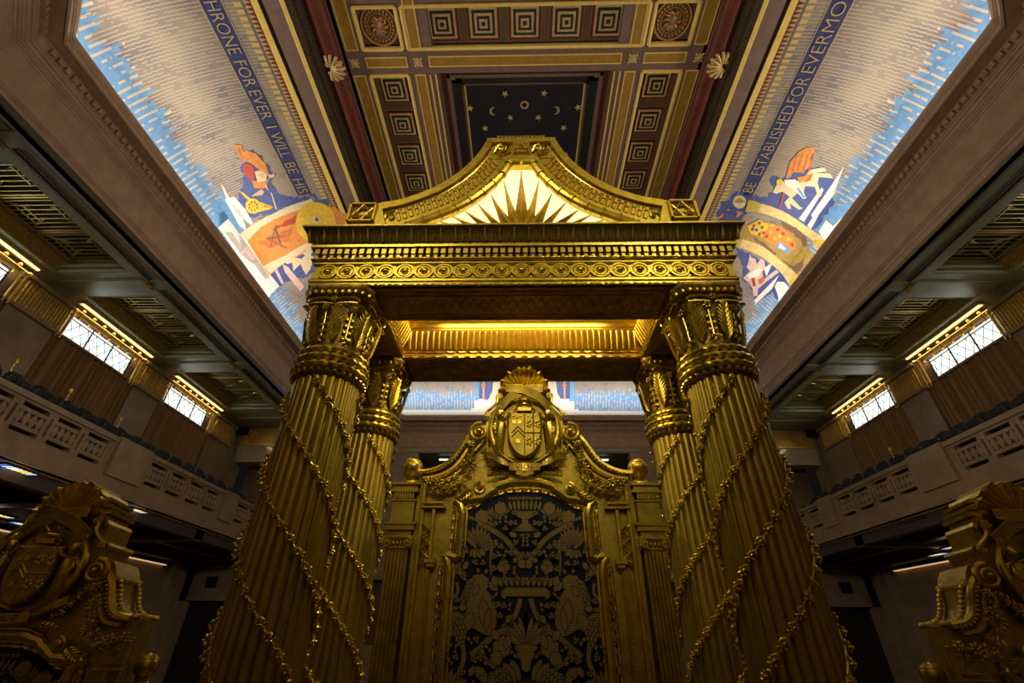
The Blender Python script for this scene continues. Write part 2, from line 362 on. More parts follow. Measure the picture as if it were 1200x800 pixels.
# pictures set in the mosaic cove: (colour, layer, [(degrees of arc, metres along the wall)...])
MOS_L=[
 ('glow',1,[(33.1,7.06),(35.2,7.11),(36.2,7.22),(35.1,7.33),(37.2,7.41),(37.7,7.51),(38.8,7.62),(41.0,7.65),(41.6,7.74),(43.3,7.77),(44.2,7.88),(46.1,7.92),(46.6,8.05),(49.0,8.07),(49.7,8.17),(48.1,8.23),(48.6,8.34),(47.3,8.4),(46.2,8.49),(44.2,8.49),(43.1,8.58),(41.1,8.58),(38.8,8.54),(38.0,8.66),(35.8,8.63),(34.8,8.73),(33.1,8.77),(31.2,8.72),(29.3,8.61),(27.6,8.69),(25.6,8.57),(24.0,8.66),(22.1,8.6),(20.3,8.62),(18.5,8.7),(16.5,8.58),(14.7,8.55),(12.0,8.58),(9.8,8.43),(8.5,8.48),(8.4,8.59),(8.3,8.7),(6.9,8.75),(6.1,8.83),(3.9,8.82),(2.6,8.9),(0.7,8.93),(2.5,8.84),(1.0,8.68),(1.4,8.55),(3.9,8.59),(6.1,8.59),(6.8,8.49),(7.0,8.36),(9.5,8.39),(11.7,8.46),(13.1,8.39),(15.4,8.48),(16.6,8.38),(19.0,8.43),(19.7,8.32),(21.7,8.33),(22.7,8.25),(24.2,8.21),(25.4,8.12),(24.9,7.99),(25.3,7.88),(25.8,7.78),(24.1,7.7),(23.5,7.61),(22.6,7.52),(23.0,7.43),(21.9,7.34),(22.5,7.26),(24.2,7.22),(23.7,7.11),(23.0,6.99),(24.8,6.95),(25.4,6.88),(25.7,6.77),(27.9,6.82),(29.1,6.79),(29.2,6.88),(31.1,6.93),(31.2,7.03)]),
 ('sky',1,[(56.2,7.59),(54.6,7.57),(53.1,7.61),(51.7,7.65),(50.0,7.62),(48.5,7.62),(48.0,7.69),(48.5,7.77),(48.0,7.85),(48.5,7.93),(48.8,8.0),(48.5,8.08),(48.1,8.17),(47.1,8.24),(46.8,8.33),(45.7,8.4),(45.3,8.49),(44.3,8.57),(43.6,8.65),(45.3,8.67),(46.7,8.62),(48.1,8.58),(49.7,8.58),(51.2,8.56),(52.9,8.54),(54.4,8.58),(56.1,8.55),(57.6,8.59),(59.2,8.59),(59.6,8.49),(60.7,8.39),(61.4,8.29),(60.3,8.22),(60.2,8.13),(59.1,8.07),(59.0,7.98),(58.8,7.89),(57.9,7.82),(57.8,7.73),(56.8,7.67)]),
 ('sky',1,[(61.4,8.31),(62.0,7.93),(55.3,7.83),(49.6,7.99),(50.0,8.8),(53.5,8.75),(53.6,8.21)]),
 ('white',2,[(61.5,8.26),(54.4,8.22),(54.0,8.73),(52.8,9.1),(52.9,10.55),(59.3,10.54),(60.1,9.39)]),
 ('white',2,[(61.0,8.38),(53.2,8.84),(53.6,10.09),(52.7,10.6),(52.3,11.09),(62.0,11.15),(61.9,9.92),(61.7,8.91)]),
 ('pink',3,[(60.5,9.26),(54.1,9.18),(53.9,9.69),(57.0,9.7),(57.7,9.36)]),
 ('cream',3,[(53.7,8.77),(43.2,8.72),(32.9,8.69),(22.6,8.61),(14.4,8.56),(9.9,8.52),(9.5,8.75),(18.2,8.82),(30.8,8.86),(42.8,8.93),(52.8,9.1)]),
 ('orange',3,[(52.8,9.1),(42.8,8.93),(30.8,8.86),(18.2,8.82),(9.5,8.75),(-1.1,8.87),(-5.4,9.19),(-10.6,9.4),(7.5,10.12),(19.1,10.35),(29.7,10.41),(44.0,10.43),(53.4,10.53),(53.8,10.22)]),
 ('yellow',4,[(2.2,9.44),(3.9,9.63),(6.1,9.8),(8.9,9.95),(11.9,10.06),(15.0,10.12),(18.0,10.13),(20.7,10.08),(22.9,9.99),(24.5,9.86),(25.5,9.71),(25.8,9.54),(25.4,9.37),(24.4,9.2),(22.7,9.04),(20.6,8.91),(18.2,8.79),(15.4,8.71),(12.6,8.66),(9.8,8.64),(7.1,8.66),(4.8,8.71),(3.0,8.8),(1.7,8.93),(1.1,9.08),(1.3,9.25)]),
 ('red',4,[(38.7,9.18),(37.3,9.14),(35.9,9.15),(34.5,9.1),(33.0,9.11),(31.6,9.13),(30.2,9.07),(28.5,9.03),(26.9,9.03),(25.1,9.03),(23.5,8.97),(21.8,8.97),(20.1,8.91),(21.9,8.99),(22.9,9.1),(24.4,9.2),(26.3,9.25),(27.9,9.21),(29.7,9.24),(31.4,9.21),(32.7,9.17),(34.3,9.2),(35.6,9.15),(37.3,9.18)]),
 ('orange2',4,[(49.6,9.31),(48.0,9.33),(46.4,9.32),(44.8,9.35),(43.2,9.31),(41.6,9.29),(40.0,9.3),(38.6,9.33),(37.0,9.33),(35.6,9.37),(33.9,9.35),(32.3,9.34),(30.9,9.37),(29.2,9.35),(27.8,9.38),(29.1,9.45),(29.8,9.54),(31.5,9.6),(31.9,9.71),(33.5,9.76),(34.9,9.71),(36.3,9.68),(37.9,9.71),(39.4,9.69),(40.9,9.71),(42.5,9.74),(43.9,9.69),(45.4,9.67),(45.8,9.57),(46.2,9.48),(47.7,9.44),(48.2,9.35)]),
 ('cream',4,[(53.8,10.1),(39.4,10.18),(24.0,10.03),(8.4,9.75),(8.3,9.98),(23.6,10.31),(39.5,10.4),(52.8,10.47)]),
 ('cream',5,[(14.6,9.18),(12.3,9.09),(10.6,9.18),(10.2,9.39),(14.0,9.4),(15.8,9.29)]),
 ('brown',6,[(13.5,9.24),(11.6,9.15),(11.4,9.3),(13.3,9.34)]),
 ('brown',5,[(35.4,9.06),(34.9,9.08),(38.3,9.83),(38.9,9.82),(37.0,9.23),(43.9,9.69),(44.4,9.68)]),
 ('brown',5,[(43.5,9.32),(33.3,9.5),(33.3,9.54),(42.3,9.4),(36.0,9.95),(36.5,9.97)]),
 ('glow',2,[(53.5,10.44),(51.1,10.44),(48.9,10.39),(46.7,10.35),(44.6,10.39),(42.4,10.34),(40.2,10.37),(38.4,10.4),(36.6,10.38),(34.8,10.39),(32.9,10.37),(31.0,10.31),(29.2,10.35),(27.4,10.39),(25.5,10.33),(23.6,10.31),(21.5,10.23),(19.3,10.23),(17.2,10.14),(15.0,10.14),(12.8,10.06),(10.6,10.04),(8.3,9.98),(9.6,10.11),(9.6,10.24),(11.1,10.38),(11.0,10.51),(12.1,10.65),(12.3,10.79),(13.0,10.93),(15.2,11.0),(17.4,11.03),(19.5,11.13),(21.7,11.13),(23.8,11.19),(25.9,11.21),(28.0,11.26),(30.2,11.27),(32.3,11.28),(34.4,11.32),(36.5,11.34),(38.3,11.27),(40.0,11.19),(42.2,11.2),(44.3,11.19),(46.1,11.12),(48.0,11.08),(50.2,11.13),(52.5,11.11),(54.7,11.16),(57.1,11.13),(59.0,11.17),(61.1,11.13),(59.0,11.07),(56.7,11.12),(54.4,11.14),(52.3,11.09),(53.2,10.96),(52.8,10.82),(52.7,10.69),(53.3,10.56)]),
 ('pink',3,[(43.4,10.41),(41.5,10.61),(39.1,11.65),(43.3,11.77),(44.7,10.75)]),
 ('pink',3,[(49.2,10.37),(47.6,10.45),(49.0,11.1),(50.5,11.07)]),
 ('cream',4,[(40.9,10.35),(35.6,10.37),(31.7,10.55),(27.1,10.42),(24.5,10.66),(30.7,11.1),(34.7,11.24),(34.1,10.73),(40.0,10.86),(38.0,10.54),(41.3,10.49)]),
 ('cream',4,[(30.0,10.34),(25.4,10.21),(23.6,10.43),(28.0,10.64)]),
 ('orange',3,[(32.6,6.55),(29.5,6.6),(30.2,6.78),(28.4,6.77),(25.2,6.92),(23.6,7.25),(24.4,7.52),(26.6,7.45),(29.6,7.13),(32.2,6.98),(33.2,6.91)]),
 ('orange2',4,[(31.9,6.61),(30.6,6.65),(32.1,6.86),(31.9,6.95),(32.5,6.91)]),
 ('red',3,[(34.3,7.13),(31.9,7.07),(29.5,7.18),(30.2,7.35),(32.8,7.58),(34.1,7.59),(35.3,7.31)]),
 ('cream',4,[(30.2,7.35),(27.6,7.36),(25.3,7.51),(27.6,7.69),(31.6,7.65)]),
 ('skin',5,[(29.3,7.42),(26.9,7.48),(27.8,7.61),(30.0,7.58)]),
 ('skin',4,[(25.3,7.51),(23.3,7.56),(21.8,7.52),(22.3,7.63),(25.4,7.65)]),
 ('orange',3,[(33.8,7.56),(28.7,7.67),(25.4,7.65),(28.3,7.82),(30.8,7.89),(34.6,7.77)]),
 ('skin',4,[(28.2,7.75),(28.7,7.97),(29.2,7.96),(29.6,7.8)]),
 ('skin',4,[(37.4,7.95),(31.8,7.87),(31.1,7.96),(32.8,8.04),(38.0,7.97)]),
 ('yellow',3,[(41.9,7.71),(40.5,7.78),(38.8,8.05),(35.7,8.21),(30.9,8.49),(32.9,8.53),(40.2,8.46),(43.6,8.19),(40.6,8.05)]),
 ('olive',4,[(34.9,8.33),(31.4,8.48),(35.7,8.41)]),
 ('yellow',5,[(36.5,8.33),(37.4,8.39),(38.5,8.44),(39.7,8.46),(41.0,8.47),(42.2,8.44),(43.1,8.4),(43.8,8.34),(44.0,8.28),(43.9,8.21),(43.4,8.14),(42.6,8.08),(41.5,8.04),(40.3,8.02),(39.0,8.01),(37.9,8.03),(36.9,8.07),(36.3,8.12),(36.0,8.19),(36.1,8.26)]),
 ('brown',6,[(37.7,8.3),(38.4,8.35),(39.4,8.38),(40.4,8.39),(41.4,8.38),(42.2,8.34),(42.6,8.29),(42.7,8.23),(42.3,8.17),(41.6,8.13),(40.6,8.1),(39.6,8.09),(38.6,8.1),(37.8,8.13),(37.4,8.18),(37.3,8.24)]),
 ('yellow',7,[(37.9,8.32),(37.5,8.28),(42.0,8.15),(42.5,8.19)]),
 ('yellow',7,[(39.8,8.39),(39.0,8.37),(40.2,8.09),(41.0,8.1)]),
 ('yellow',7,[(41.8,8.36),(41.1,8.39),(38.2,8.11),(39.0,8.09)]),
 ('yellow',7,[(42.7,8.26),(42.5,8.31),(37.3,8.2),(37.5,8.16)]),
 ('cream',3,[(28.5,8.05),(27.9,8.06),(29.8,8.59),(30.6,8.6)]),
 ('white',3,[(47.6,7.29),(47.4,7.44),(48.0,7.74),(45.7,7.76),(45.0,7.96),(44.3,8.23),(44.9,8.7),(46.4,8.72),(47.8,8.38),(49.3,8.71),(50.5,8.75),(51.7,8.55),(50.2,7.72),(49.2,7.69)]),
 ('pink',4,[(48.4,7.89),(47.0,8.14),(47.3,8.39),(48.4,8.38),(49.3,8.07)]),
]
MOS_R=[
 ('glow',1,[(3.4,9.36),(1.9,9.2),(3.1,9.1),(3.0,8.98),(1.8,8.8),(4.5,8.79),(6.5,8.75),(6.0,8.61),(6.7,8.53),(8.3,8.42),(11.2,8.43),(13.0,8.4),(15.2,8.47),(16.9,8.43),(19.1,8.48),(21.3,8.54),(22.9,8.48),(24.8,8.48),(23.8,8.33),(25.9,8.28),(24.8,8.14),(22.6,8.06),(20.9,7.95),(21.4,7.81),(23.8,7.8),(26.1,7.86),(27.0,7.76),(29.1,7.81),(30.1,7.72),(29.6,7.58),(32.0,7.56),(34.4,7.54),(33.8,7.4),(34.7,7.32),(36.3,7.31),(37.9,7.29),(38.7,7.22),(40.3,7.28),(42.0,7.27),(43.5,7.35),(45.3,7.31),(46.9,7.33),(48.4,7.4),(48.9,7.5),(50.8,7.55),(50.8,7.66),(50.9,7.77),(52.8,7.82),(54.7,7.87),(54.8,7.98),(53.8,8.07),(54.9,8.16),(55.0,8.25),(53.6,8.34),(54.9,8.44),(56.4,8.54),(54.8,8.63),(54.9,8.74),(53.6,8.81),(53.0,8.9),(51.2,8.81),(49.5,8.89),(47.8,8.81),(46.1,8.87),(44.3,8.76),(42.6,8.85),(40.9,8.78),(39.1,8.81),(37.4,8.79),(35.5,8.72),(33.8,8.78),(32.2,8.84),(30.3,8.76),(28.3,8.68),(26.6,8.74),(25.0,8.82),(23.0,8.7),(20.5,8.68),(18.2,8.58),(19.8,8.74),(17.9,8.84),(17.7,8.98),(18.9,9.13),(17.7,9.25),(17.8,9.39),(16.4,9.5),(13.8,9.39),(11.5,9.35),(9.7,9.39),(8.3,9.51),(5.5,9.38)]),
 ('sky',1,[(53.0,8.9),(54.8,8.63),(55.6,8.04),(58.4,7.77),(62.3,7.59),(63.2,7.99),(62.0,8.65),(62.2,8.86)]),
 ('cream',2,[(15.4,8.75),(15.8,8.84),(15.6,8.92),(14.9,8.98),(13.7,9.01),(12.3,9.0),(10.8,8.96),(9.5,8.89),(8.5,8.81),(8.2,8.72),(8.4,8.64),(9.2,8.59),(10.3,8.56),(11.8,8.57),(13.2,8.61),(14.5,8.67)]),
 ('olive',3,[(9.1,8.8),(11.3,8.64),(14.8,8.76),(12.7,8.82)]),
 ('orange',2,[(4.0,9.45),(7.6,9.06),(16.5,9.12),(14.6,9.38)]),
 ('red',3,[(8.4,9.4),(9.2,9.18),(14.5,9.37)]),
 ('straw',4,[(17.3,9.08),(15.9,8.65),(23.3,8.7),(24.3,9.0)]),
 ('cream2',3,[(24.3,9.0),(23.3,8.7),(35.2,8.73),(49.0,8.84),(62.2,8.86),(62.3,9.14),(46.2,9.04),(33.1,9.0)]),
 ('straw',4,[(57.9,9.02),(62.2,8.86),(62.2,9.2),(56.4,9.18)]),
 ('olive',2,[(12.7,9.53),(27.9,9.46),(40.0,9.21),(53.9,9.26),(62.0,9.46),(61.7,10.28),(49.6,10.25),(35.7,10.08),(23.1,10.06)]),
 ('glow',3,[(5.8,9.69),(5.3,9.55),(6.0,9.45),(7.4,9.36),(6.3,9.22),(6.4,9.1),(9.0,9.13),(9.9,9.02),(11.6,8.97),(12.3,9.08),(13.8,9.18),(14.0,9.3),(16.0,9.38),(17.1,9.49),(16.4,9.59),(17.3,9.73),(18.0,9.86),(17.6,9.98),(16.7,10.09),(14.4,10.09),(13.4,10.19),(11.2,10.19),(9.5,10.24),(9.6,10.09),(7.6,9.96),(6.1,9.83)]),
 ('brown',3,[(34.0,8.91),(35.6,8.89),(37.0,8.95),(38.5,8.99),(40.0,8.99),(41.5,9.03),(43.0,9.01),(44.6,9.02),(46.2,9.02),(47.6,9.08),(49.2,9.07),(50.6,9.13),(52.2,9.12),(53.7,9.17),(54.9,9.23),(55.0,9.33),(55.7,9.41),(54.0,9.4),(52.6,9.35),(51.3,9.28),(49.6,9.29),(47.8,9.29),(46.6,9.22),(45.0,9.24),(43.4,9.2),(41.8,9.22),(40.2,9.17),(38.6,9.15),(37.3,9.05),(35.5,8.99)]),
 ('brown',3,[(49.0,10.19),(50.6,10.2),(52.2,10.18),(53.8,10.2),(55.4,10.16),(57.0,10.14),(57.0,10.04),(57.7,9.95),(58.4,9.85),(58.4,9.75),(58.8,9.66),(58.9,9.77),(60.1,9.86),(60.8,9.97),(61.2,10.06),(60.9,10.16),(60.9,10.26),(59.2,10.29),(57.5,10.25),(55.8,10.21),(54.1,10.23),(52.4,10.16),(50.7,10.2)]),
 ('brown',3,[(26.8,9.82),(28.7,9.86),(30.6,9.87),(32.4,9.92),(34.3,9.92),(36.0,9.94),(37.6,9.98),(39.2,10.02),(40.9,10.03),(42.5,10.07),(44.2,10.07),(44.8,10.23),(43.1,10.22),(41.5,10.18),(39.8,10.18),(38.2,10.14),(36.5,10.09),(34.8,10.08),(33.4,9.99),(31.6,9.98),(29.8,9.96),(28.4,9.87)]),
 ('orange',4,[(28.8,9.66),(30.8,9.24),(39.0,9.19),(48.6,9.41),(51.9,9.61),(50.2,9.88),(42.5,9.9),(35.2,9.84)]),
 ('red',5,[(30.2,9.47),(31.6,9.41),(32.7,9.52),(31.2,9.57)]),
 ('yellow',5,[(34.3,9.48),(35.7,9.42),(36.7,9.52),(35.3,9.57)]),
 ('red',5,[(36.7,9.31),(38.1,9.25),(39.2,9.34),(37.7,9.4)]),
 ('yellow',5,[(33.0,9.25),(34.4,9.19),(35.4,9.29),(34.0,9.34)]),
 ('red',5,[(40.4,9.36),(41.8,9.3),(42.9,9.39),(41.5,9.45)]),
 ('yellow',5,[(44.6,9.44),(45.9,9.38),(47.0,9.47),(45.6,9.53)]),
 ('red',5,[(33.5,9.66),(34.9,9.6),(36.0,9.71),(34.5,9.76)]),
 ('yellow',5,[(38.0,9.62),(39.4,9.56),(40.5,9.66),(39.0,9.71)]),
 ('red',5,[(47.8,9.55),(49.1,9.48),(50.3,9.57),(48.9,9.63)]),
 ('yellow',5,[(39.7,9.49),(41.0,9.43),(42.1,9.52),(40.7,9.58)]),
 ('white',5,[(28.7,9.56),(29.6,9.24),(30.3,9.27),(29.8,9.59)]),
 ('sky',5,[(42.2,9.91),(42.3,9.66),(50.9,9.74),(49.8,9.88)]),
 ('white',6,[(43.3,9.85),(43.3,9.7),(47.4,9.78),(47.2,9.85)]),
 ('yellow',5,[(22.1,9.54),(24.1,9.4),(26.5,9.22),(32.7,9.29),(32.7,9.75),(26.5,9.79)]),
 ('red',6,[(26.4,9.46),(26.4,9.52),(25.5,9.54),(24.6,9.49),(24.7,9.43),(25.5,9.41)]),
 ('glow',6,[(28.9,9.57),(28.9,9.63),(28.0,9.65),(27.2,9.61),(27.2,9.54),(28.0,9.53)]),
 ('red',6,[(28.3,9.31),(28.3,9.37),(27.5,9.39),(26.6,9.35),(26.6,9.29),(27.5,9.27)]),
 ('green',6,[(30.8,9.42),(30.8,9.48),(30.0,9.5),(29.1,9.46),(29.1,9.4),(30.0,9.38)]),
 ('red',6,[(33.0,9.58),(33.0,9.64),(32.2,9.66),(31.3,9.62),(31.3,9.56),(32.2,9.54)]),
 ('glow',6,[(26.7,9.59),(26.7,9.65),(25.8,9.67),(24.9,9.62),(24.9,9.56),(25.8,9.54)]),
 ('red',6,[(31.4,9.67),(31.4,9.74),(30.6,9.76),(29.7,9.72),(29.7,9.65),(30.6,9.63)]),
 ('cream2',4,[(19.7,10.38),(19.1,10.07),(23.8,10.05),(35.5,10.06),(49.5,10.24),(61.8,10.29),(61.8,10.79),(54.6,10.62),(38.8,10.43)]),
 ('straw',5,[(20.6,10.39),(18.9,10.04),(23.4,10.05),(24.1,10.35)]),
 ('straw',5,[(60.1,10.74),(58.8,10.3),(62.3,10.28),(62.3,10.78)]),
 ('glow',2,[(19.9,10.41),(21.7,10.37),(23.6,10.45),(25.4,10.49),(27.2,10.48),(29.0,10.54),(30.7,10.49),(32.5,10.5),(34.2,10.56),(35.9,10.52),(37.7,10.59),(39.4,10.54),(41.0,10.49),(42.8,10.54),(44.6,10.58),(46.2,10.54),(47.9,10.53),(49.6,10.57),(51.5,10.57),(53.3,10.53),(55.0,10.6),(56.9,10.57),(58.6,10.62),(59.7,10.73),(61.7,10.78),(60.9,10.9),(61.4,11.02),(61.6,11.14),(61.1,11.26),(61.8,11.38),(60.7,11.51),(58.5,11.54),(56.9,11.43),(55.0,11.39),(55.3,11.52),(53.7,11.61),(53.5,11.73),(52.4,11.84),(52.1,11.96),(51.1,12.07),(50.5,12.19),(49.4,12.08),(47.8,12.02),(47.1,11.89),(45.1,11.84),(43.4,11.79),(42.5,11.67),(40.7,11.59),(38.9,11.63),(37.0,11.64),(35.2,11.59),(34.8,11.44),(33.6,11.32),(32.8,11.19),(31.9,11.06),(30.2,11.0),(29.2,10.88),(27.5,10.81),(25.7,10.75),(24.9,10.62),(23.5,10.51),(21.6,10.48)]),
 ('white',5,[(54.4,11.15),(54.1,10.93),(57.6,10.79),(61.9,10.84),(63.3,11.16),(62.5,11.55),(59.6,11.36)]),
 ('white',4,[(56.5,8.77),(56.2,8.39),(61.0,8.42),(62.1,8.01),(63.4,8.0),(62.8,8.84),(61.6,8.89)]),
 ('pink',4,[(31.6,10.49),(33.3,10.6),(35.8,10.59),(38.2,10.76),(38.6,10.5),(40.9,10.51),(43.2,10.71),(43.6,10.95),(46.6,11.16),(49.5,10.59),(51.7,10.62),(48.4,11.25),(47.0,11.62),(49.1,11.88),(47.3,11.97),(44.2,11.74),(40.9,11.59),(35.5,11.51),(36.9,11.13),(33.8,11.03),(33.4,10.82)]),
 ('orange2',5,[(43.8,11.28),(45.3,11.08),(47.7,11.18),(46.3,11.44)]),
 ('red',5,[(39.7,11.36),(41.3,11.27),(45.0,11.57),(43.4,11.63)]),
 ('white',5,[(36.4,11.34),(40.2,10.88),(42.5,10.83),(42.9,11.18),(39.3,11.41)]),
 ('white',3,[(48.8,12.12),(51.2,11.23),(52.6,10.71),(54.0,11.3),(51.0,12.24)]),
 ('white',3,[(43.0,10.78),(45.0,10.52),(45.8,10.55),(47.0,11.01)]),
 ('white',2,[(48.5,6.99),(51.5,7.66),(50.9,8.58),(48.5,8.49),(48.6,7.92)]),
 ('white',2,[(52.1,7.55),(51.6,8.37),(52.6,8.85),(49.9,8.81),(50.0,8.23)]),
 ('white',2,[(44.3,8.75),(45.3,7.69),(46.8,7.73),(47.4,8.77)]),
 ('cream',3,[(25.6,8.28),(25.4,7.97),(28.1,7.88),(32.6,7.84),(35.3,7.61),(36.5,7.36),(41.3,7.2),(43.1,7.27),(38.9,7.42),(44.9,7.28),(47.6,7.36),(41.5,7.47),(42.4,7.62),(47.6,7.9),(46.5,7.96),(42.3,7.75),(38.2,7.83),(39.2,8.0),(36.6,8.11),(35.7,8.27),(41.2,8.41),(43.2,8.42),(41.8,8.51),(36.2,8.44),(38.3,8.58),(36.8,8.61),(33.4,8.46),(34.4,8.25),(29.5,8.19),(27.6,8.3)]),
 ('orange2',4,[(35.3,7.61),(38.2,7.43),(38.9,7.62),(37.3,7.74)]),
 ('orange',4,[(28.0,7.8),(25.8,7.33),(27.0,7.04),(29.5,6.87),(33.0,6.81),(33.4,7.09),(35.4,7.29),(33.9,7.48),(29.6,7.59)]),
 ('orange2',5,[(28.7,7.57),(26.7,7.08),(27.1,7.08),(29.4,7.56)]),
 ('orange2',5,[(31.0,7.53),(29.0,7.05),(29.4,7.05),(31.7,7.52)]),
 ('orange2',5,[(33.4,7.49),(31.3,7.01),(31.7,7.01),(34.0,7.47)]),
 ('orange2',5,[(35.6,7.44),(33.5,6.97),(33.9,6.97),(36.3,7.43)]),
 ('white',5,[(27.7,7.84),(32.3,7.74),(35.7,7.86),(41.8,8.11),(40.9,8.17),(34.4,8.02),(29.3,7.97)]),
 ('sky',6,[(35.2,7.96),(35.9,7.92),(41.4,8.1),(40.7,8.15)]),
 ('orange',5,[(32.4,7.67),(35.5,7.57),(37.7,7.45),(36.9,7.71),(35.0,7.79)]),
 ('yellow',5,[(27.6,7.91),(27.8,7.97),(27.4,8.02),(26.5,8.03),(25.4,8.01),(24.6,7.96),(24.4,7.9),(24.9,7.86),(25.8,7.84),(26.8,7.86)]),
 ('red',5,[(30.3,8.2),(31.1,8.18),(33.3,8.67),(32.5,8.68)]),
]
MOS_F=[
 ('white',1,[(64.3,-7.1),(56.9,-7.1),(57.0,-2.47),(55.3,-2.46),(55.3,-2.3),(48.2,-2.3),(48.2,-2.13),(46.1,-2.13),(45.3,-1.64),(21.1,-1.6),(21.3,1.72),(45.3,1.76),(46.2,2.25),(48.7,2.25),(48.7,2.47),(56.2,2.48),(56.2,2.7),(57.8,2.7),(58.7,6.84),(64.3,6.83)]),
 ('glow',2,[(9.9,-1.96),(9.9,-1.25),(41.8,-1.43),(47.8,-1.68),(46.1,-2.09)]),
 ('glow',2,[(10.2,1.5),(10.2,2.21),(46.2,2.29),(46.2,1.76),(41.9,1.55)]),
 ('sky',2,[(9.9,-2.24),(9.9,-1.96),(47.0,-2.05),(47.0,-2.25)]),
 ('sky',2,[(10.2,2.21),(10.2,2.48),(47.9,2.49),(47.1,2.29)]),
 ('gold',3,[(9.9,-1.86),(9.9,-1.7),(45.3,-1.82),(46.5,-1.72),(46.5,-2.01),(45.3,-1.9)]),
 ('gold',3,[(10.2,1.87),(10.2,2.05),(45.4,2.06),(46.6,2.19),(46.6,1.88),(45.4,2.0)]),
 ('orange',4,[(31.9,-1.74),(33.6,-1.77),(34.3,-1.85),(33.6,-1.92),(31.9,-1.95),(30.2,-1.91),(29.4,-1.84),(30.2,-1.76)]),
 ('orange',4,[(32.1,2.11),(33.8,2.08),(34.4,2.01),(33.8,1.94),(32.1,1.9),(30.3,1.93),(29.6,2.0),(30.3,2.08)]),
 ('cream',3,[(9.9,-1.29),(10.0,-0.66),(48.7,-0.69),(47.8,-1.64),(38.3,-1.42)]),
 ('cream',3,[(10.1,0.99),(10.2,1.5),(40.2,1.67),(47.9,1.88),(48.7,1.15)]),
 ('pink',4,[(21.1,-1.07),(21.1,-0.95),(45.3,-1.14),(45.3,-1.31)]),
 ('pink',4,[(21.3,1.33),(21.3,1.45),(45.3,1.64),(45.3,1.47)]),
]

# ================================================================== THE HALL
FLIP = [(-3.93, -.4), (4.03, -.4), (8.15, 3.72), (8.15, 17.8), (5.75, 20.2), (-5.65, 20.2), (-8.05, 17.8), (-8.05, 3.72)]
mb = MB()
prof = [(1.2, 10.28), (.33, 10.28), (.04, 10.40), (.03, 10.45), (0, 10.45), (0, 10.39), (.012, 10.375), (.012, 10.345), (.03, 10.33), (.03, 10.30), (.045, 10.29), (.05, 10.22), (.08, 10.20), (.10, 10.24), (.34, 10.24), (.36, 10.22), (.36, 10.02),
        (.39, 10.0), (.40, 9.975), (.43, 9.965), (.425, 9.93), (.44, 9.90), (.47, 9.885), (.475, 9.86), (.50, 9.85), (.51, 9.83), (.54, 9.82), (.55, 9.79), (.57, 9.78), (.57, 9.09), (.585, 9.08), (.585, 9.05), (.60, 9.045), (.60, 9.015), (.615, 9.01), (.615, 8.93), (.63, 8.925), (.64, 8.82), (.66, 8.80), (.86, 8.80), (.86, 8.9)]
loop_sweep(mb, prof, FLIP)
n8 = len(FLIP)                                              # dentils hanging under the corona
for i in range(n8):
    a, b = Vector(FLIP[i]), Vector(FLIP[(i+1) % n8]); e = (b-a); Ln = e.length; e.normalize(); nn = Vector((e.y, -e.x))
    if (a+b).y/2 < -.2 and abs(e.y) < .1: continue
    k = int(Ln/.155)
    for j in range(k+1):
        p = a+e*(Ln*(j+.5)/(k+1)); q = [p+nn*o+e*t for o in (.285, .37) for t in (-.042, .042)]
        mb.add([(v.x, v.y, z) for z in (10.05, 10.16) for v in q], [(0, 1, 3, 2), (4, 6, 7, 5), (0, 2, 6, 4), (1, 5, 7, 3), (0, 4, 5, 1), (2, 3, 7, 6)])
struct(mb, 'trim_1', stone, 'mauve stone cornice with a row of dentils running round the hall under the mosaic cove', 25)

X0c, Z0c, Rc = 5.57, 7.70+EYE, 2.87
def bulge(phi):                                              # the foot of the cove stands back behind the cornice, leaving a lamp trough
    t = min(max((phi-15)/42, 0), 1); return 1+.048*t*t*(3-2*t)
def cove_pt(phi, y, s, off=0):
    a = math.radians(phi); r = Rc-off; k = bulge(phi)
    return (XC+s*k*(X0c+r*math.sin(a)), y*k, EYE+k*(Z0c-EYE+r*math.cos(a)))
def cove_far(phi, x, s=0, off=0):
    a = math.radians(phi); r = Rc-off; k = bulge(phi)
    return (x*k, k*(12.1+X0c+r*math.sin(a)), EYE+k*(Z0c-EYE+r*math.cos(a)))
def cove_mesh(kind):
    me = bpy.data.meshes.new('cove'); vs = []; fs = []; uvs = []
    N = 26
    for j in range(N+1):
        ph = 70*j/N; k = bulge(ph); o = k*(X0c+Rc*math.sin(math.radians(ph))); ins = 8.1-o; of = k*(12.1+X0c+Rc*math.sin(math.radians(ph)))
        if kind in (-1, 1):
            for y in (-.42+ins, of): vs.append(cove_pt(ph, y/k, kind)); uvs.append((y/k, ph))
        elif kind == 0:
            for x in (XC-o, XC+o): vs.append(cove_far(ph, x/k)); uvs.append((x/k+40.3, ph))
        else:
            for x in (XC-o, XC+o): vs.append((x, 7.68-o, cove_far(ph, 0)[2])); uvs.append((x+80.3, ph))
    for j in range(N): fs.append((2*j, 2*j+1, 2*j+3, 2*j+2))
    me.from_pydata(vs, [], fs); ul = me.uv_layers.new(name='arc')
    for p in me.polygons:
        p.use_smooth = True
        for li in p.loop_indices: ul.data[li].uv = uvs[me.loops[li].vertex_index]
    me.materials.append(mosaic); return me
coves = {}
for nm, kind, lab in (('wall_cove_left', -1, 'left mosaic cove with an archway, a flaming star and a figure in a yellow chariot'), ('wall_cove_right', 1, 'right mosaic cove with an archway, a crowned shield and a horseman in a flying orange cape'),
                      ('wall_cove_front', 0, 'far mosaic cove above the throne with white steps and robed figures'), ('wall_cove_rear', 2, 'mosaic cove overhead behind the viewer')):
    me = cove_mesh(kind); me.name = nm; o = bpy.data.objects.new(nm, me); C.objects.link(o); tag(o, lab, None, None, 'structure'); coves[kind] = o
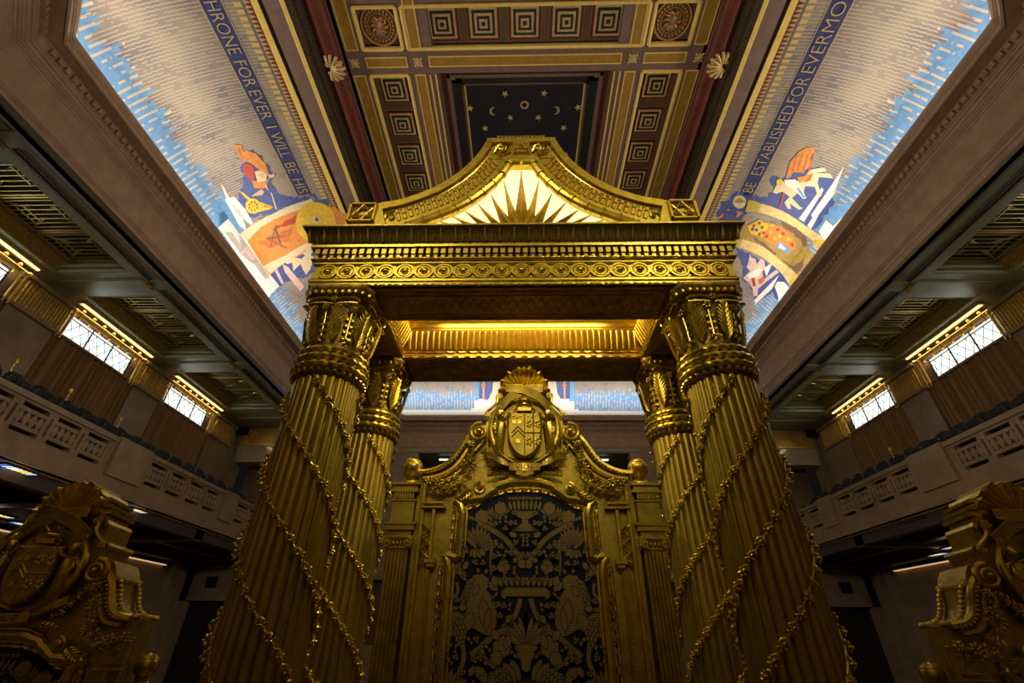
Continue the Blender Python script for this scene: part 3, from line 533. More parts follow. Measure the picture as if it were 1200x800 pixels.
def flat_to_arc(polys, mapper, name, mats, parent):          # pictures set in the cove, following its curve
    me = bpy.data.meshes.new(name); bm = bmesh.new()
    for mi, lay, pl in polys:
        b2 = bmesh.new(); vs = [b2.verts.new((p[0], p[1], 0)) for p in pl]
        try: b2.faces.new(vs).normal_update()
        except Exception: b2.free(); continue
        bmesh.ops.triangulate(b2, faces=b2.faces[:], ngon_method='EAR_CLIP')
        lo = min(p[0] for p in pl); hi = max(p[0] for p in pl); t = math.ceil(lo/3)*3
        while t < hi:
            bmesh.ops.bisect_plane(b2, geom=b2.verts[:]+b2.edges[:]+b2.faces[:], plane_co=(t, 0, 0), plane_no=(1, 0, 0)); t += 3
        mp = {v: bm.verts.new(mapper(v.co.x, v.co.y, .004*lay)) for v in b2.verts}
        for f in b2.faces:
            try: g = bm.faces.new([mp[v] for v in f.verts]); g.material_index = mi
            except Exception: pass
        b2.free()
    bm.to_mesh(me); bm.free()
    for m in mats: me.materials.append(m)
    o = bpy.data.objects.new(name, me); C.objects.link(o); o.parent = parent; return o
cols = list(MC)
for data, kind, fn in ((MOS_L, -1, lambda p, y, o: cove_pt(p, y, -1, o)), (MOS_R, 1, lambda p, y, o: cove_pt(p, y, 1, o)), (MOS_F, 0, lambda p, x, o: cove_far(p, x, 0, o))):
    flat_to_arc([(cols.index(c), l, p) for c, l, p in data], fn, 'mosaic_picture', [MATS['mosaic_'+c] for c in cols], coves[kind])
# lettered band
band = mat('band_blue', (.05, .055, .19), .55, 0, .1, 60, .35, 8); lettergold = mat('letter_gold', (.62, .46, .22), .5)
def text_polys(word, h=1.0):
    cu = bpy.data.curves.new('lettering', 'FONT'); cu.body = word; cu.size = 1; cu.resolution_u = 3; cu.offset = -.012
    ob = bpy.data.objects.new('lettering', cu); C.objects.link(ob); bpy.context.view_layer.update()
    me = ob.to_mesh(); vs = [(v.co.x, v.co.y) for v in me.vertices]; fs = [tuple(p.vertices) for p in me.polygons]
    ob.to_mesh_clear(); bpy.data.objects.remove(ob); bpy.data.curves.remove(cu)
    x0 = min(v[0] for v in vs); x1 = max(v[0] for v in vs); y0 = min(v[1] for v in vs); y1 = max(v[1] for v in vs)
    return [((v[0]-x0)/(x1-x0), (v[1]-y0)/(y1-y0)) for v in vs], fs
for s, yend, words, pc in ((-1, 8.36, [('THRONE', 3.50, 4.66), ('FOR', 4.80, 5.34), ('EVER', 5.44, 6.12), ('I', 6.31, 6.34), ('WILL', 6.48, 7.16), ('BE', 7.33, 7.65), ('HIS', 7.83, 8.29)], 12.3),
                           (1, 8.55, [('BE', 8.42, 8.12), ('ESTABLISHED', 7.86, 5.98), ('FOR', 5.90, 5.34), ('EVERMORE', 5.24, 3.5)], 13.3)):
    flat_to_arc([(0, 1, [(pc-3.9, 2.6), (pc+3.9, 2.6), (pc+3.9, yend), (pc-3.9, yend)]), (1, 2, [(pc-4.25, 2.6), (pc-3.9, 2.6), (pc-3.9, yend), (pc-4.25, yend)]), (1, 2, [(pc+3.9, 2.6), (pc+4.25, 2.6), (pc+4.25, yend), (pc+3.9, yend)])],
                lambda p, y, o: cove_pt(p, y, s, o), 'inscription_band', [band, lettergold], coves[s])
    mb = MB()
    for wd, a, b in words:
        vs, fs = text_polys(wd); mb.add([cove_pt(pc+2.55-5.1*v, a+(b-a)*u, s, .016) for u, v in vs], fs)
    mb.build('inscription', lettergold, coves[s], 0)

# mouldings between cove and flat ceiling
RR = [(-8.05, -.42), (8.15, -.42), (8.15, 20.2), (-8.05, 20.2)]
def inward(prof, name, ms, lab): 
    m_ = MB()
    for k, seg in enumerate(prof):
        m_.cur = k; loop_sweep(m_, [(-(8.1-x), z) for x, z in seg], RR)
    return struct(m_, name, ms, lab, 30)
zt = Z0c+Rc
torus = [(4.50-.21+.21*math.cos(a), 12.33-.0+.24*math.sin(a)-.0) for a in [math.radians(t) for t in range(20, -200, -20)]]
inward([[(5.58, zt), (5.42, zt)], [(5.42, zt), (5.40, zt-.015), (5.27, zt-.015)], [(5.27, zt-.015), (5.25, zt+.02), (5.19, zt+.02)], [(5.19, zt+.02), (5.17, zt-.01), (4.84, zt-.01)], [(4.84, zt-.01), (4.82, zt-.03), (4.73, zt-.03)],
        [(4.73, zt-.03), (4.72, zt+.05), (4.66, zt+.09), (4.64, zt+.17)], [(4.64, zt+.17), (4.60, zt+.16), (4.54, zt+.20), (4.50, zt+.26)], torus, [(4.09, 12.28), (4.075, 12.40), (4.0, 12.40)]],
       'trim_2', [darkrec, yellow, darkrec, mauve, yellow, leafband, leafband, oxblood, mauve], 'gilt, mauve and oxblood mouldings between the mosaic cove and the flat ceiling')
TRIM2 = bpy.data.objects['trim_2']
mb = MB()                                                    # zigzag course and leaf course, along the two sides in view
for s in (-1, 1):
    k = 0; y = 2.6
    while y < 12.5:
        mb.cur = 0; xa, xb = XC+s*5.56, XC+s*5.42
        mb.quad((xa, y, zt-.006), (xa, y+.075, zt-.006), (xb, y+.075, zt-.006), (xb, y, zt-.006))
        mb.cur = 1 if k % 2 else 2
        mb.add([(xa, y, zt-.012), (xb, y+.0375, zt-.012), (xa, y+.075, zt-.012)], [(0, 1, 2)])
        mb.cur = 3; mb.ell((XC+s*4.575, y+.04, zt+.165), (.03, .026, .02), 6, 4); mb.cur = 4; mb.ell((XC+s*4.69, y+.04, zt+.06), (.014, .02, .014), 5, 3)
        y += .085; k += 1
mb.build('zigzag_course', [mat('zig_red', (.22, .035, .03), .6), mat('zig_cream', (.55, .38, .14), .6), mat('zig_tan', (.60, .36, .12), .6), mat('leaf_bronze', (.16, .11, .05), .5, .3), darkrec], TRIM2, 40)

# ---- flat ceiling: beams, sunk coffers, painted star field
CX = .09
cm = [mauve, ochre, yellow, darkrec, mat('red_bead_band', (.10, .018, .012), .6), keyband, keyline, night, mat('ceiling_brown', (.15, .09, .045), .65)]
mb = MB()
def slab(x0, x1, y0, y1, z0, z1, m): mb.cur = m; mb.box(CX+x0, CX+x1, y0, y1, z0, z1)
YA, YB = 3.65, 16.15
for q in ((-4.15, -2.05, YA-.05, YB), (2.05, 4.15, YA-.05, YB), (-2.06, 2.06, YA-.05, 5.38), (-2.06, 2.06, 14.4, YB)): slab(*q, 12.66, 13.1, 8)   # bed of the sunk strips
for s in (-1, 1):
    lo, hi = sorted((s*4.12, s*3.64)); slab(lo, hi, YA, YB, 12.40, 12.66, 0)
    lo, hi = sorted((s*2.68, s*2.07)); slab(lo, hi, YA, YB, 12.40, 12.66, 0)
    lo, hi = sorted((s*2.07, s*1.99)); slab(lo, hi, 5.38, 14.4, 12.44, 12.9, 8)
for y0, y1 in ((YA, 3.98), (4.90, 5.38), (14.4, 14.9), (15.8, YB)): slab(-4.1, 4.1, y0, y1, 12.402, 12.66, 0)
def plate(x0, x1, y0, y1, z=12.398, b=.025):
    slab(x0, x1, y0, y1, z-.006, z, 1)
    for q in ((x0-b, x1+b, y0-b, y0), (x0-b, x1+b, y1, y1+b), (x0-b, x0, y0, y1), (x1, x1+b, y0, y1)): slab(*q, z-.016, z, 2)
for s in (-1, 1):
    for y0, y1 in ((3.7, 4.84), (5.42, 14.3)):
        a, b = sorted((s*3.98, s*3.74)); plate(a, b, y0, y1)
        a, b = sorted((s*2.53, s*2.33)); plate(a, b, y0, y1)
    a, b = sorted((s*3.60, s*2.70)); plate(a, b, 5.03, 5.21)
    for xx in (2.20, 2.07): a, b = sorted((s*(xx+.02), s*(xx-.015))); slab(a, b, 5.40, 14.38, 12.375, 12.41, 2)
plate(-2.16, 2.16, 5.03, 5.21)
# gilt rolls round the sunk strips
def roll(x0, x1, y0, y1):
    mb.cur = 2
    P = [(CX+x0, y0, 12.41), (CX+x1, y0, 12.41), (CX+x1, y1, 12.41), (CX+x0, y1, 12.41)]
    for a, b in zip(P, P[1:]+P[:1]): mb.tube([a, b], .042, 8)
    P2 = [(CX+x0-.0, y0, 12.5), (CX+x1, y0, 12.5), (CX+x1, y1, 12.5), (CX+x0, y1, 12.5)]
    for a, b in zip(P2, P2[1:]+P2[:1]): mb.tube([a, b], .03, 6)
roll(-2.60+.0, 2.60, 4.04, 4.86)
for s in (-1, 1):
    a, b = sorted((s*3.62, s*2.72)); roll(a, b, 4.04, 4.86); roll(a, b, 5.42, 14.3)
# centre panel stepping up to the star field
for k, (h, wdt, z, m) in enumerate(((1.99, .13, 12.62, 4), (1.86, .07, 12.60, 0), (1.79, .24, 12.84, 5), (1.55, .05, 12.80, 8), (1.50, .025, 12.90, 2))):
    ya, yb = 5.38+(1.99-h)*.98+(0.02 if k else 0), 14.4-(1.99-h)
    for s in (-1, 1):
        a, b = sorted((s*h, s*(h-wdt))); slab(a, b, ya, yb, z, 13.02, m)
    slab(-h, h, ya, ya+wdt, z, 13.02, m); slab(-h, h, yb-wdt, yb, z, 13.02, m)
slab(-1.6, 1.6, 5.7, 14.3, 13.0, 13.06, 7)
def keyrun(P0, d, n, pitch, w_):                             # meander
    mb.cur = 6
    P0, d = Vector(P0), Vector(d); nrm = Vector((-d.y, d.x, 0))
    for k in range(n):
        o = P0+d*pitch*k; t = w_/11
        for u0, u1, v0, v1 in ((0, 1, 10, 11), (0, .16, 0, 10), (0, .8, 0, 1.2), (.68, .84, 0, 7), (.34, .84, 6, 7.2), (.34, .48, 3, 7)):
            a = o+d*pitch*u0*.96+nrm*t*v0; c = o+d*pitch*u1*.96+nrm*t*v1; b = o+d*pitch*u1*.96+nrm*t*v0; e = o+d*pitch*u0*.96+nrm*t*v1
            mb.quad(a, b, c, e)
keyrun((CX-1.5, 5.64, 12.835), (1, 0, 0), 17, .177, .16); keyrun((CX-1.58, 5.95, 12.835), (0, 1, 0), 44, .177, .16); keyrun((CX+1.74, 5.95, 12.835), (0, 1, 0), 44, .177, .16)
for s in (-1, 1):                                            # red bead course
    for k in range(88): mb.cur = 3; mb.ell((CX+s*1.93, 5.5+k*.1, 12.615), (.022, .03, .012), 5, 3)
ceiling = struct(mb, 'ceiling', cm, 'flat painted ceiling with sunk coffers and a midnight-blue field of gilt stars', 30)
def flatstar(mb, x, y, r, z, n=5, rot=0, ir=.42):
    P = [(x+(r if i % 2 == 0 else r*ir)*math.sin(rot+PI*i/n), y+(r if i % 2 == 0 else r*ir)*math.cos(rot+PI*i/n), z-.02) for i in range(2*n)]
    mb.add(P+[(x, y, z-.045)], [(i, (i+1) % (2*n), 2*n) for i in range(2*n)])
gs = mat('gilt_star', (.75, .55, .22), .45, .3)
for k, (x, y) in enumerate([(-.41, 6.19), (.59, 6.19), (-.29, 6.82), (.46, 6.83), (-.98, 7.11), (1.15, 7.13), (-1.33, 6.55), (1.48, 6.57), (1.26, 7.94), (-1.08, 7.94)]):
    m_ = MB(); flatstar(m_, x, y, .10, 13.0, rot=.5*k); m_.build('gilt_star', gs, ceiling, 0)
m_ = MB(); m_.tube([(.09+.088*math.cos(a), 6.48+.088*math.sin(a), 12.975) for a in [2*PI*i/24 for i in range(24)]], .022, 6, True); m_.build('gilt_sun', gs, ceiling)
for x, sg in ((-.73, 1), (.91, -1)):
    m_ = MB(); o_ = [(x-sg*.10*math.cos(a), 6.64+.11*math.sin(a)) for a in [math.radians(t) for t in range(-115, 116, 23)]]; i_ = [(x-sg*.055*math.cos(a)+sg*.02, 6.64+.085*math.sin(a)) for a in [math.radians(t) for t in range(-115, 116, 23)]]
    n = len(o_); m_.add([(p[0], p[1], 12.975) for p in o_+i_]+[(p[0], p[1], 13.0) for p in o_+i_], [(i, i+1, n+i+1, n+i) for i in range(n-1)]+[(2*n+i, 2*n+i+1, i+1, i) for i in range(n-1)]); m_.build('gilt_crescent', gs, ceiling)
# concentric square coffers
def coffer(x, y, q, z=12.66):
    m_ = MB()
    for k, (h, m) in enumerate(((1, 4), (.95, 0), (.88, 3), (.80, 1), (.67, 0), (.52, 1), (.38, 0), (.24, 1), (.11, 0))):
        m_.cur = m; hh = h*q/2; zz = z-.012*k-.008; m_.box(x-hh, x+hh, y-hh, y+hh, zz, zz+.012)
    return m_.build('coffer', [cofblack, cofcream, cofred, cofred, mat('coffer_edge', (.26, .16, .08), .6), cofgreen], ceiling, 0)
for k in range(5): coffer(CX-1.80+.9*k, 4.45, .74)
for s in (-1, 1):
    for k in range(8): coffer(CX+s*3.17, 5.84+.905*k, .72)
def ornament(name, parts, m, lab, grp=None, cat='ceiling ornament'):
    pass
# heraldic roundels in the corner bays
def roundel(x, y, lab):
    r = empty('ceiling_roundel', (x, y, 12.60), lab, 'roundel', None)
    m_ = MB(); m_.lathe([(.001, -.03), (.36, -.03), (.38, -.05), (.40, -.04), (.40, .03)], 32); m_.build('disc', mat('roundel_brown', (.16, .06, .025), .6), r)
    m_ = MB(); m_.tube([(.385*math.cos(a), .385*math.sin(a), -.045) for a in [2*PI*i/32 for i in range(32)]], .02, 6, True)
    for i in range(24): a = 2*PI*i/24; m_.box(.30*math.cos(a)-.018, .30*math.cos(a)+.018, .30*math.sin(a)-.025, .30*math.sin(a)+.025, -.045, -.02)
    m_.tube([(.245*math.cos(a), .245*math.sin(a), -.045) for a in [2*PI*i/28 for i in range(28)]], .010, 6, True); m_.build('rim', mat('roundel_gilt', (.72, .46, .14), .45, .4), r)
    m_ = MB()
    for i in range(9): m_.cur = i % 3; yy = -.16+.04*i; m_.tube([(-.13-.02*math.sin(i), yy, -.05), (0, yy+.025, -.075), (.13+.03*math.sin(i*2), yy-.01, -.05)], lambda t: .02-.012*abs(t-.5), 6)
    m_.cur = 0
    for i in range(10):
        a = .63*i; d = Vector((math.cos(a), math.sin(a), 0)); m_.tube([d*.07+Vector((0, 0, -.05)), d*.15+Vector((-.03*d.y, .03*d.x, -.07)), d*.225+Vector((.03*d.y, -.03*d.x, -.045))], lambda t: .022*math.sin(PI*(.15+.8*t)), 6)
    m_.cur = 1; m_.ell((.02, .02, -.06), (.07, .10, .03), 10, 6); m_.cur = 3; m_.ell((.03, -.05, -.07), (.05, .05, .03), 8, 5)
    m_.build('crest', [MATS['roundel_gilt'], mat('roundel_rose', (.55, .18, .12), .6), mat('roundel_grey', (.25, .24, .25), .6), mat('roundel_pale', (.6, .5, .42), .6)], r)
roundel(-3.08, 4.45, 'round heraldic boss in the ceiling bay at the upper left, above the left coffers'); roundel(3.26, 4.45, 'round heraldic boss in the ceiling bay at the upper right, above the right coffers')
def shell(x, y, s, lab):
    r = empty('ceiling_shell', (x, y, 12.13), lab, 'shell ornament', 'gilt shells on the oxblood moulding')
    m_ = MB(); N = 9
    for i in range(N):
        a = math.radians(-100+200*i/(N-1)); L = .26+.05*math.cos(a); d = Vector((-s*math.cos(a), math.sin(a), 0))
        m_.tube([(0, 0, -.03), d*L*.5+Vector((0, 0, -.10)), d*L*.9+Vector((0, 0, -.07)), d*L+Vector((0, 0, -.03))], lambda t: .012+.036*t if t < .9 else .034, 7)
    m_.ell((-s*.12, 0, -.02), (.15, .17, .035), 12, 6); m_.build('shell_fan', gs, r); m_ = MB()
    for sg in (-1, 1): m_.tube(spiral((s*.05, sg*.09), .055, 1.2, sg, 0, 14), .013, 6) if False else m_.tube([(s*.05+.05*math.cos(t*.5)*(1-t/16), sg*.09+.05*math.sin(t*.5)*(1-t/16), -.07) for t in range(14)], .014, 6)
    m_.build('scroll', gs, r)
shell(-4.26, 5.08, -1, 'gilt scallop shell on the left oxblood moulding of the ceiling'); shell(4.46, 5.16, 1, 'gilt scallop shell on the right oxblood moulding of the ceiling')
for x, y, lab in ((-2.34, 5.12, 'square gilt leaf boss on the beam crossing left of the star field'), (2.52, 5.12, 'square gilt leaf boss on the beam crossing right of the star field'), (-3.80, 5.12, 'gilt leaf boss beside the left ceiling shell'), (4.0, 5.12, 'gilt leaf boss beside the right ceiling shell')):
    m_ = MB()
    for i in range(8):
        a = PI/4*i; L = .13 if i % 2 else .095; d = Vector((math.cos(a), math.sin(a), 0)); m_.ell(d*L*.6+Vector((0, 0, -.02)), (L*.5, .028, .018), 6, 4, Matrix((d, Vector((-d.y, d.x, 0)), Vector((0, 0, 1)))).transposed())
    m_.ell((0, 0, -.03), (.03, .03, .02), 8, 5); o = m_.build('ceiling_boss', gs); o.location = (x, y, 12.385); tag(o, lab, 'ceiling boss')
for x in (-1.66, 1.84):
    m_ = MB(); flatstar(m_, 0, 0, .10, 0, 8, 0, .4); o = m_.build('corner_star', gs, ceiling, 0); o.location = (x, 5.68, 12.84)

# ================================================================== THE GALLERIES
GC = 8.80
ORD = 'first second third fourth fifth sixth seventh eighth ninth tenth eleventh twelfth thirteenth fourteenth fifteenth sixteenth seventeenth eighteenth nineteenth'.split()
PAR = [0]
def gallery(s):
    side = 'left' if s < 0 else 'right'
    X = lambda v: .11+s*(v+.08+(.09 if v < 8.93 and v > 8.55 and PAR[0] else 0))
    before = set(bpy.data.objects)
    def bx(m_, a, b, y0, y1, z0, z1): lo, hi = sorted((X(a), X(b))); m_.box(lo, hi, y0, y1, z0, z1)
    Y0, Y1 = 1.0, 17.9
    cof = [(1.17, 4.15), (5.10, 8.17), (9.05, 12.17), (13.07, 16.02)]
    m_ = MB(); m_.cur = 1; bx(m_, 8.70, 8.87, Y0, Y1, GC, 9.2); m_.cur = 0
    bx(m_, 8.87, 9.24, Y0, Y1, GC+.06, 9.2); m_.cur = 1; bx(m_, 9.24, 9.32, Y0, Y1, GC+.03, 9.2); m_.cur = 3; bx(m_, 9.32, 9.38, Y0, Y1, GC+.10, 9.2); m_.cur = 0
    bx(m_, 9.38, 9.60, Y0, Y1, GC, 9.2); bx(m_, 11.38, 12.0, Y0, Y1, GC, 9.2)
    m_.cur = 3; bx(m_, 9.5, 11.5, Y0, Y1, 9.28, 9.4); m_.cur = 2; bx(m_, 11.36, 11.40, Y0, Y1, GC+.02, 9.3)
    m_.cur = 0; ye = [Y0]+[v for c in cof for v in c]+[Y1]
    for a, b in zip(ye[::2], ye[1::2]):
        bx(m_, 9.6, 11.38, a, b, GC+.01, 9.3)
        c = (a+b)/2; bx(m_, 9.45, 11.5, c-.20, c+.20, GC-.03, GC+.02); bx(m_, 8.87, 9.3, c-.16, c+.16, GC-.02, 9.0)
        for yy, sg in ((a, -1), (b, 1)):
            if a > Y0+.01 or yy == b: m_.tube([(X(9.6), yy+sg*.02, GC+.06), (X(11.38), yy+sg*.02, GC+.06)], .06, 8); m_.tube([(X(9.6), yy+sg*.10, GC+.17), (X(11.38), yy+sg*.10, GC+.17)], .045, 8)
        m_.cur = 2; m_.ell((X(9.40), c, GC-.05), (.07, .10, .07), 8, 5); m_.cur = 0
    tag(m_.build('trim_%d' % (9 if s < 0 else 10), [green, greend, golddark, black], None, 30), 'green panelled gallery ceiling on the %s side of the hall' % side, None, None, 'structure')
    # lattice grilles in the coffers
    words = ['foremost', 'second', 'third', 'farthest']
    for ci, (a, b) in enumerate(cof):
        if ci == 0: continue
        r = empty('ceiling_grille', (X(10.49), (a+b)/2, 9.18), '%s gilt lattice grille in the %s gallery ceiling' % ({1: 'nearest', 2: 'middle', 3: 'farthest'}[ci], side), 'grille', 'lattice grilles in the %s gallery ceiling' % side)
        hw, hl = .86, (b-a)/2-.05; f_ = MB(); g_ = MB()
        for q in ((-hw, hw, -hl, -hl+.04), (-hw, hw, hl-.04, hl), (-hw, -hw+.04, -hl, hl), (hw-.04, hw, -hl, hl), (-hw+.09, -hw+.12, -hl, hl), (hw-.12, hw-.09, -hl, hl)): f_.box(*q, -.03, .03)
        nb = 3; L = 2*hl/nb
        for k in range(nb):
            c0 = -hl+L*(k+.5)
            if k: f_.box(-hw, hw, c0-L/2-.05, c0-L/2-.015, -.03, .02); f_.box(-hw, hw, c0-L/2+.015, c0-L/2+.05, -.03, .02)
            e = lambda t: t*.5*L
            for j in range(-3, 4): g_.box(-.74, .74, c0+j*L*.125-.010, c0+j*L*.125+.010, -.012, .012)
            for j in (-.42, -.28, .28, .42): g_.box(j*1.2-.012, j*1.2+.012, c0-L*.22, c0+L*.22, -.016, .010)
            for sx in (-1, 1):
                for sy in (-1, 1):
                    for o_ in (0, .10, .20): g_.tube([(sx*(.74-o_), c0+sy*L*.42*(1-o_), 0), (sx*(.22-o_*.6), c0+sy*L*.10, 0)], .009, 4)
            pass
        f_.build('grille_frame', grille, r, 0); g_.build('lattice', grille, r, 0)
    # concealed strip lights over the windows
    for k, (a, b) in enumerate(((1.3, 4.0), (5.25, 7.98), (9.27, 12.0), (13.2, 16.0))):
        if k == 0: continue
        r = empty('strip_light', (X(11.67), (a+b)/2, GC-.04), 'warm tube light over the %s window of the %s gallery' % ({1: 'nearest', 2: 'middle', 3: 'farthest'}[k], side), 'strip light', 'strip lights along the %s gallery ceiling' % side)
        h = (b-a)/2; f_ = MB(); f_.box(-.11, -.075, -h, h, -.02, .04); f_.box(.075, .11, -h, h, -.02, .04); f_.box(-.11, .11, -h-.03, -h, -.02, .04); f_.box(-.11, .11, h, h+.03, -.02, .04); f_.build('housing', green, r, 0)
        t_ = MB(); t_.tube([(0, -h, 0), (0, h, 0)], .038, 10); t_.build('tube_lamp', stripemit, r)
        light('strip_lamp', 'AREA', (X(11.67), (a+b)/2, GC-.10), 14, (1, .68, .32), (b-a, .1), (X(11.67), (a+b)/2, 0))
    # outer wall with piers, windows, curtains
    m_ = MB(); bx(m_, 12.0, 12.3, Y0, 18.3, 0, 9.3); m_.cur = 0
    for a, b in ((4.05, 5.22), (7.98, 9.2), (12.02, 13.13), (15.95, 17.3)):
        bx(m_, 11.80, 12.0, a, b, 4.0, 7.74); m_.cur = 0
        bx(m_, 11.70, 12.0, a-.04, b+.04, 7.74, 7.82); m_.cur = 1; bx(m_, 11.76, 12.0, a, b, 7.82, 8.5); m_.cur = 0; bx(m_, 11.68, 12.0, a-.04, b+.04, 8.5, 8.6)
        m_.cur = 1
        for j in range(int((b-a)/.085)): m_.tube([(X(11.75), a+.06+.085*j, 7.84), (X(11.75), a+.06+.085*j, 8.48)], .026, 6)
        m_.cur = 0
    tag(m_.build('wall_'+side, [marble, golddark], None, 30), 'marble outer wall of the %s gallery with piers between the windows' % side, None, None, 'structure')
    wn = {-1: 0, 1: 3}[s]
    for k, yc in enumerate((6.60, 10.55, 14.49)):
        h = 1.10; f_ = MB()
        bx(f_, 11.93, 11.97, yc-h-.04, yc+h+.04, 7.80, 7.84); bx(f_, 11.93, 11.97, yc-h-.04, yc+h+.04, 8.50, 8.54)
        for t in (-h, -h/3, h/3, h): bx(f_, 11.93, 11.95, yc+t-.018, yc+t+.018, 7.82, 8.52)
        for z in (7.92, 8.42): bx(f_, 11.93, 11.95, yc-h, yc+h, z-.013, z+.013)
        for j in range(-4, 14):
            for sg in (-1, 1):
                y_a = yc-h+j*h*.26; P = []
                for t in (0, 1):
                    yy = y_a + (sg*t*.36) + (0 if sg > 0 else .36); P.append((X(11.935), min(max(yy, yc-h), yc+h), 7.92+.50*t))
                if abs(P[0][1]-P[1][1]) > .1: f_.tube(P, .009, 4)
        wo = f_.build('window_%d' % (wn+k+1), lead, None, 0); tag(wo, 'leaded clerestory window in the %s gallery, the %s one' % (side, ('nearest', 'middle', 'farthest')[k]), None, None, 'structure')
        g_ = MB(); bx(g_, 11.96, 11.965, yc-h, yc+h, 7.82, 8.52); g_.build('window_glass', winemit, wo, 0)
        light('window_daylight', 'AREA', (X(11.86), yc, 8.17), 8, (.95, 1, .90), (2.1, .6), (X(6), yc, 6.5), spread=2.4)
        # curtain below
        c_ = MB(); NB = 96; top = []; bot = []
        rnd = random.Random(k+10*wn)
        ph = rnd.random()*6; vs = []
        for i in range(NB+1):
            y = yc-1.34+2.68*i/NB; d = .062*math.sin(i*.95+ph+.9*math.sin(i*.21))+.02*math.sin(i*2.1)
            vs += [(X(11.82+d), y, 7.80), (X(11.82+d*1.3), y, 4.2)]
        c_.add(vs, [(2*i, 2*i+1, 2*i+3, 2*i+2) for i in range(NB)])
        c_.add([(v[0]+s*.02, v[1], v[2]) for v in vs], [(2*i, 2*i+2, 2*i+3, 2*i+1) for i in range(NB)])
        c_.box(min(X(11.74), X(11.90)), max(X(11.74), X(11.90)), yc-1.34, yc+1.34, 7.77, 7.81)
        co = c_.build('window_curtain', curtain, None, 50); tag(co, 'long brown pleated curtain under the %s %s gallery window' % (('nearest', 'middle', 'farthest')[k], side), 'curtain', 'curtains in the %s gallery' % side)
        r = empty('curtain_rod', (X(11.74), yc, 8.57), 'gilt curtain rod with rings across the top of the %s %s gallery window' % (('nearest', 'middle', 'farthest')[k], side), 'curtain rod', 'curtain rods in the %s gallery' % side)
        q_ = MB(); q_.tube([(0, -1.30, 0), (0, 1.30, 0)], .03, 8); q_.build('rod', golddark, r)
        for e_ in (-1, 1): q_ = MB(); q_.ell((0, e_*1.34, 0), (.06, .06, .06), 8, 6); q_.build('finial', golddark, r)
        for j in range(7):
            q_ = MB(); y = -1.05+.35*j; q_.ell((0, y, .07), (.045, .045, .05), 8, 5); q_.tube([(0, y, .03), (s*.05, y, -.12)], .016, 6); q_.box(-.03, .03, y-.035, y+.035, -.2, -.12); q_.build('ring', golddark, r)
        for e_ in (-1, 1):                                   # gilded jamb rods
            pass
    m_ = MB()
    for yc in (6.6, 10.55, 14.49):
        for e_ in (-1, 1):
            for o_ in (1.22, 1.33): m_.tube([(X(11.76), yc+e_*o_, 7.7), (X(11.76), yc+e_*o_, 8.5)], .028, 8); m_.ell((X(11.76), yc+e_*o_, 8.53), (.05, .05, .05), 8, 5)
    tag(m_.build('trim_%d' % (3 if s < 0 else 4), grille), 'gilt jamb rods flanking the windows of the %s gallery' % side, None, None, 'structure')
    # end wall: ribbed frieze with star, polished lintel, dark doorway
    m_ = MB(); m_.cur = 0
    Ye = 17.9
    for a, b, z0, z1 in ((11.75, 12.05, 0, 8.05), (8.60, 8.86, 0, 8.05), (8.6, 11.86, 3.6, 4.2)): bx(m_, a, b, Ye, Ye+.5, z0, z1)
    bx(m_, 8.6, 10.15, Ye, Ye+.5, 0, 3.7); bx(m_, 10.15, 12.05, Ye, Ye+.5, 2.46, 3.7); bx(m_, 8.6, 12.05, Ye+1.6, Ye+1.7, 0, 9.2)
    m_.cur = 1; bx(m_, 8.6, 11.80, Ye-.01, Ye+.5, 7.36, 8.06)
    m_.cur = 2; bx(m_, 8.6, 11.9, Ye-.02, Ye+.5, 8.05, 8.85); bx(m_, 8.6, 11.85, Ye-.06, Ye, 8.05, 8.10); bx(m_, 8.6, 11.85, Ye-.06, Ye, 8.68, 8.76)
    for j in range(40): m_.tube([(X(8.65+.08*j), Ye-.03, 8.12), (X(8.65+.08*j), Ye-.03, 8.66)], .018, 5)
    xc = 11.08
    for rot in (0, PI):
        P = [(X(xc)+.19*math.sin(rot+2*PI*i/3), Ye-.08, 8.40+.19*math.cos(rot+2*PI*i/3)) for i in range(3)]
        for i in range(3): m_.tube([P[i], P[(i+1) % 3]], .018, 6)
    P = [(X(xc)+.27*math.sin(PI/6+PI*i/3), Ye-.07, 8.40+.27*math.cos(PI/6+PI*i/3)) for i in range(6)]
    for i in range(6): m_.tube([P[i], P[(i+1) % 6]], .022, 6)
    for e_ in (-1, 1): m_.tube([(X(xc)+e_*.38+.05*math.cos(t*.6)*(1-t/14), Ye-.06, 8.4+.05*math.sin(t*.6)*(1-t/14)) for t in range(12)], .014, 5)
    m_.cur = 3; bx(m_, 10.15, 11.8, Ye+.3, Ye+.35, 0, 2.5); bx(m_, 11.55, 12.0, Ye-.16, Ye-.0, 8.5, 9.0)
    tag(m_.build('trim_%d' % (11 if s < 0 else 12), [marble, marblepol, grille, black], None, 30), 'end wall of the %s gallery with a ribbed gilt frieze, polished lintel and dark doorway' % side, None, None, 'structure')
    # lantern emblem over the lower doorway
    m_ = MB(); m_.box(-.17, .17, -.05, .05, -.17, .17)
    for j in range(4):
        for k in range(4): m_.box(-.16+.09*j, -.11+.09*j, -.09, -.05, -.16+.09*k, -.11+.09*k)
    o = m_.build('fret_lantern', seatmat, None, 0); o.location = (X(11.0), 17.84, 3.03); tag(o, 'small dark square fret lantern over the lower %s doorway' % side, 'lantern')
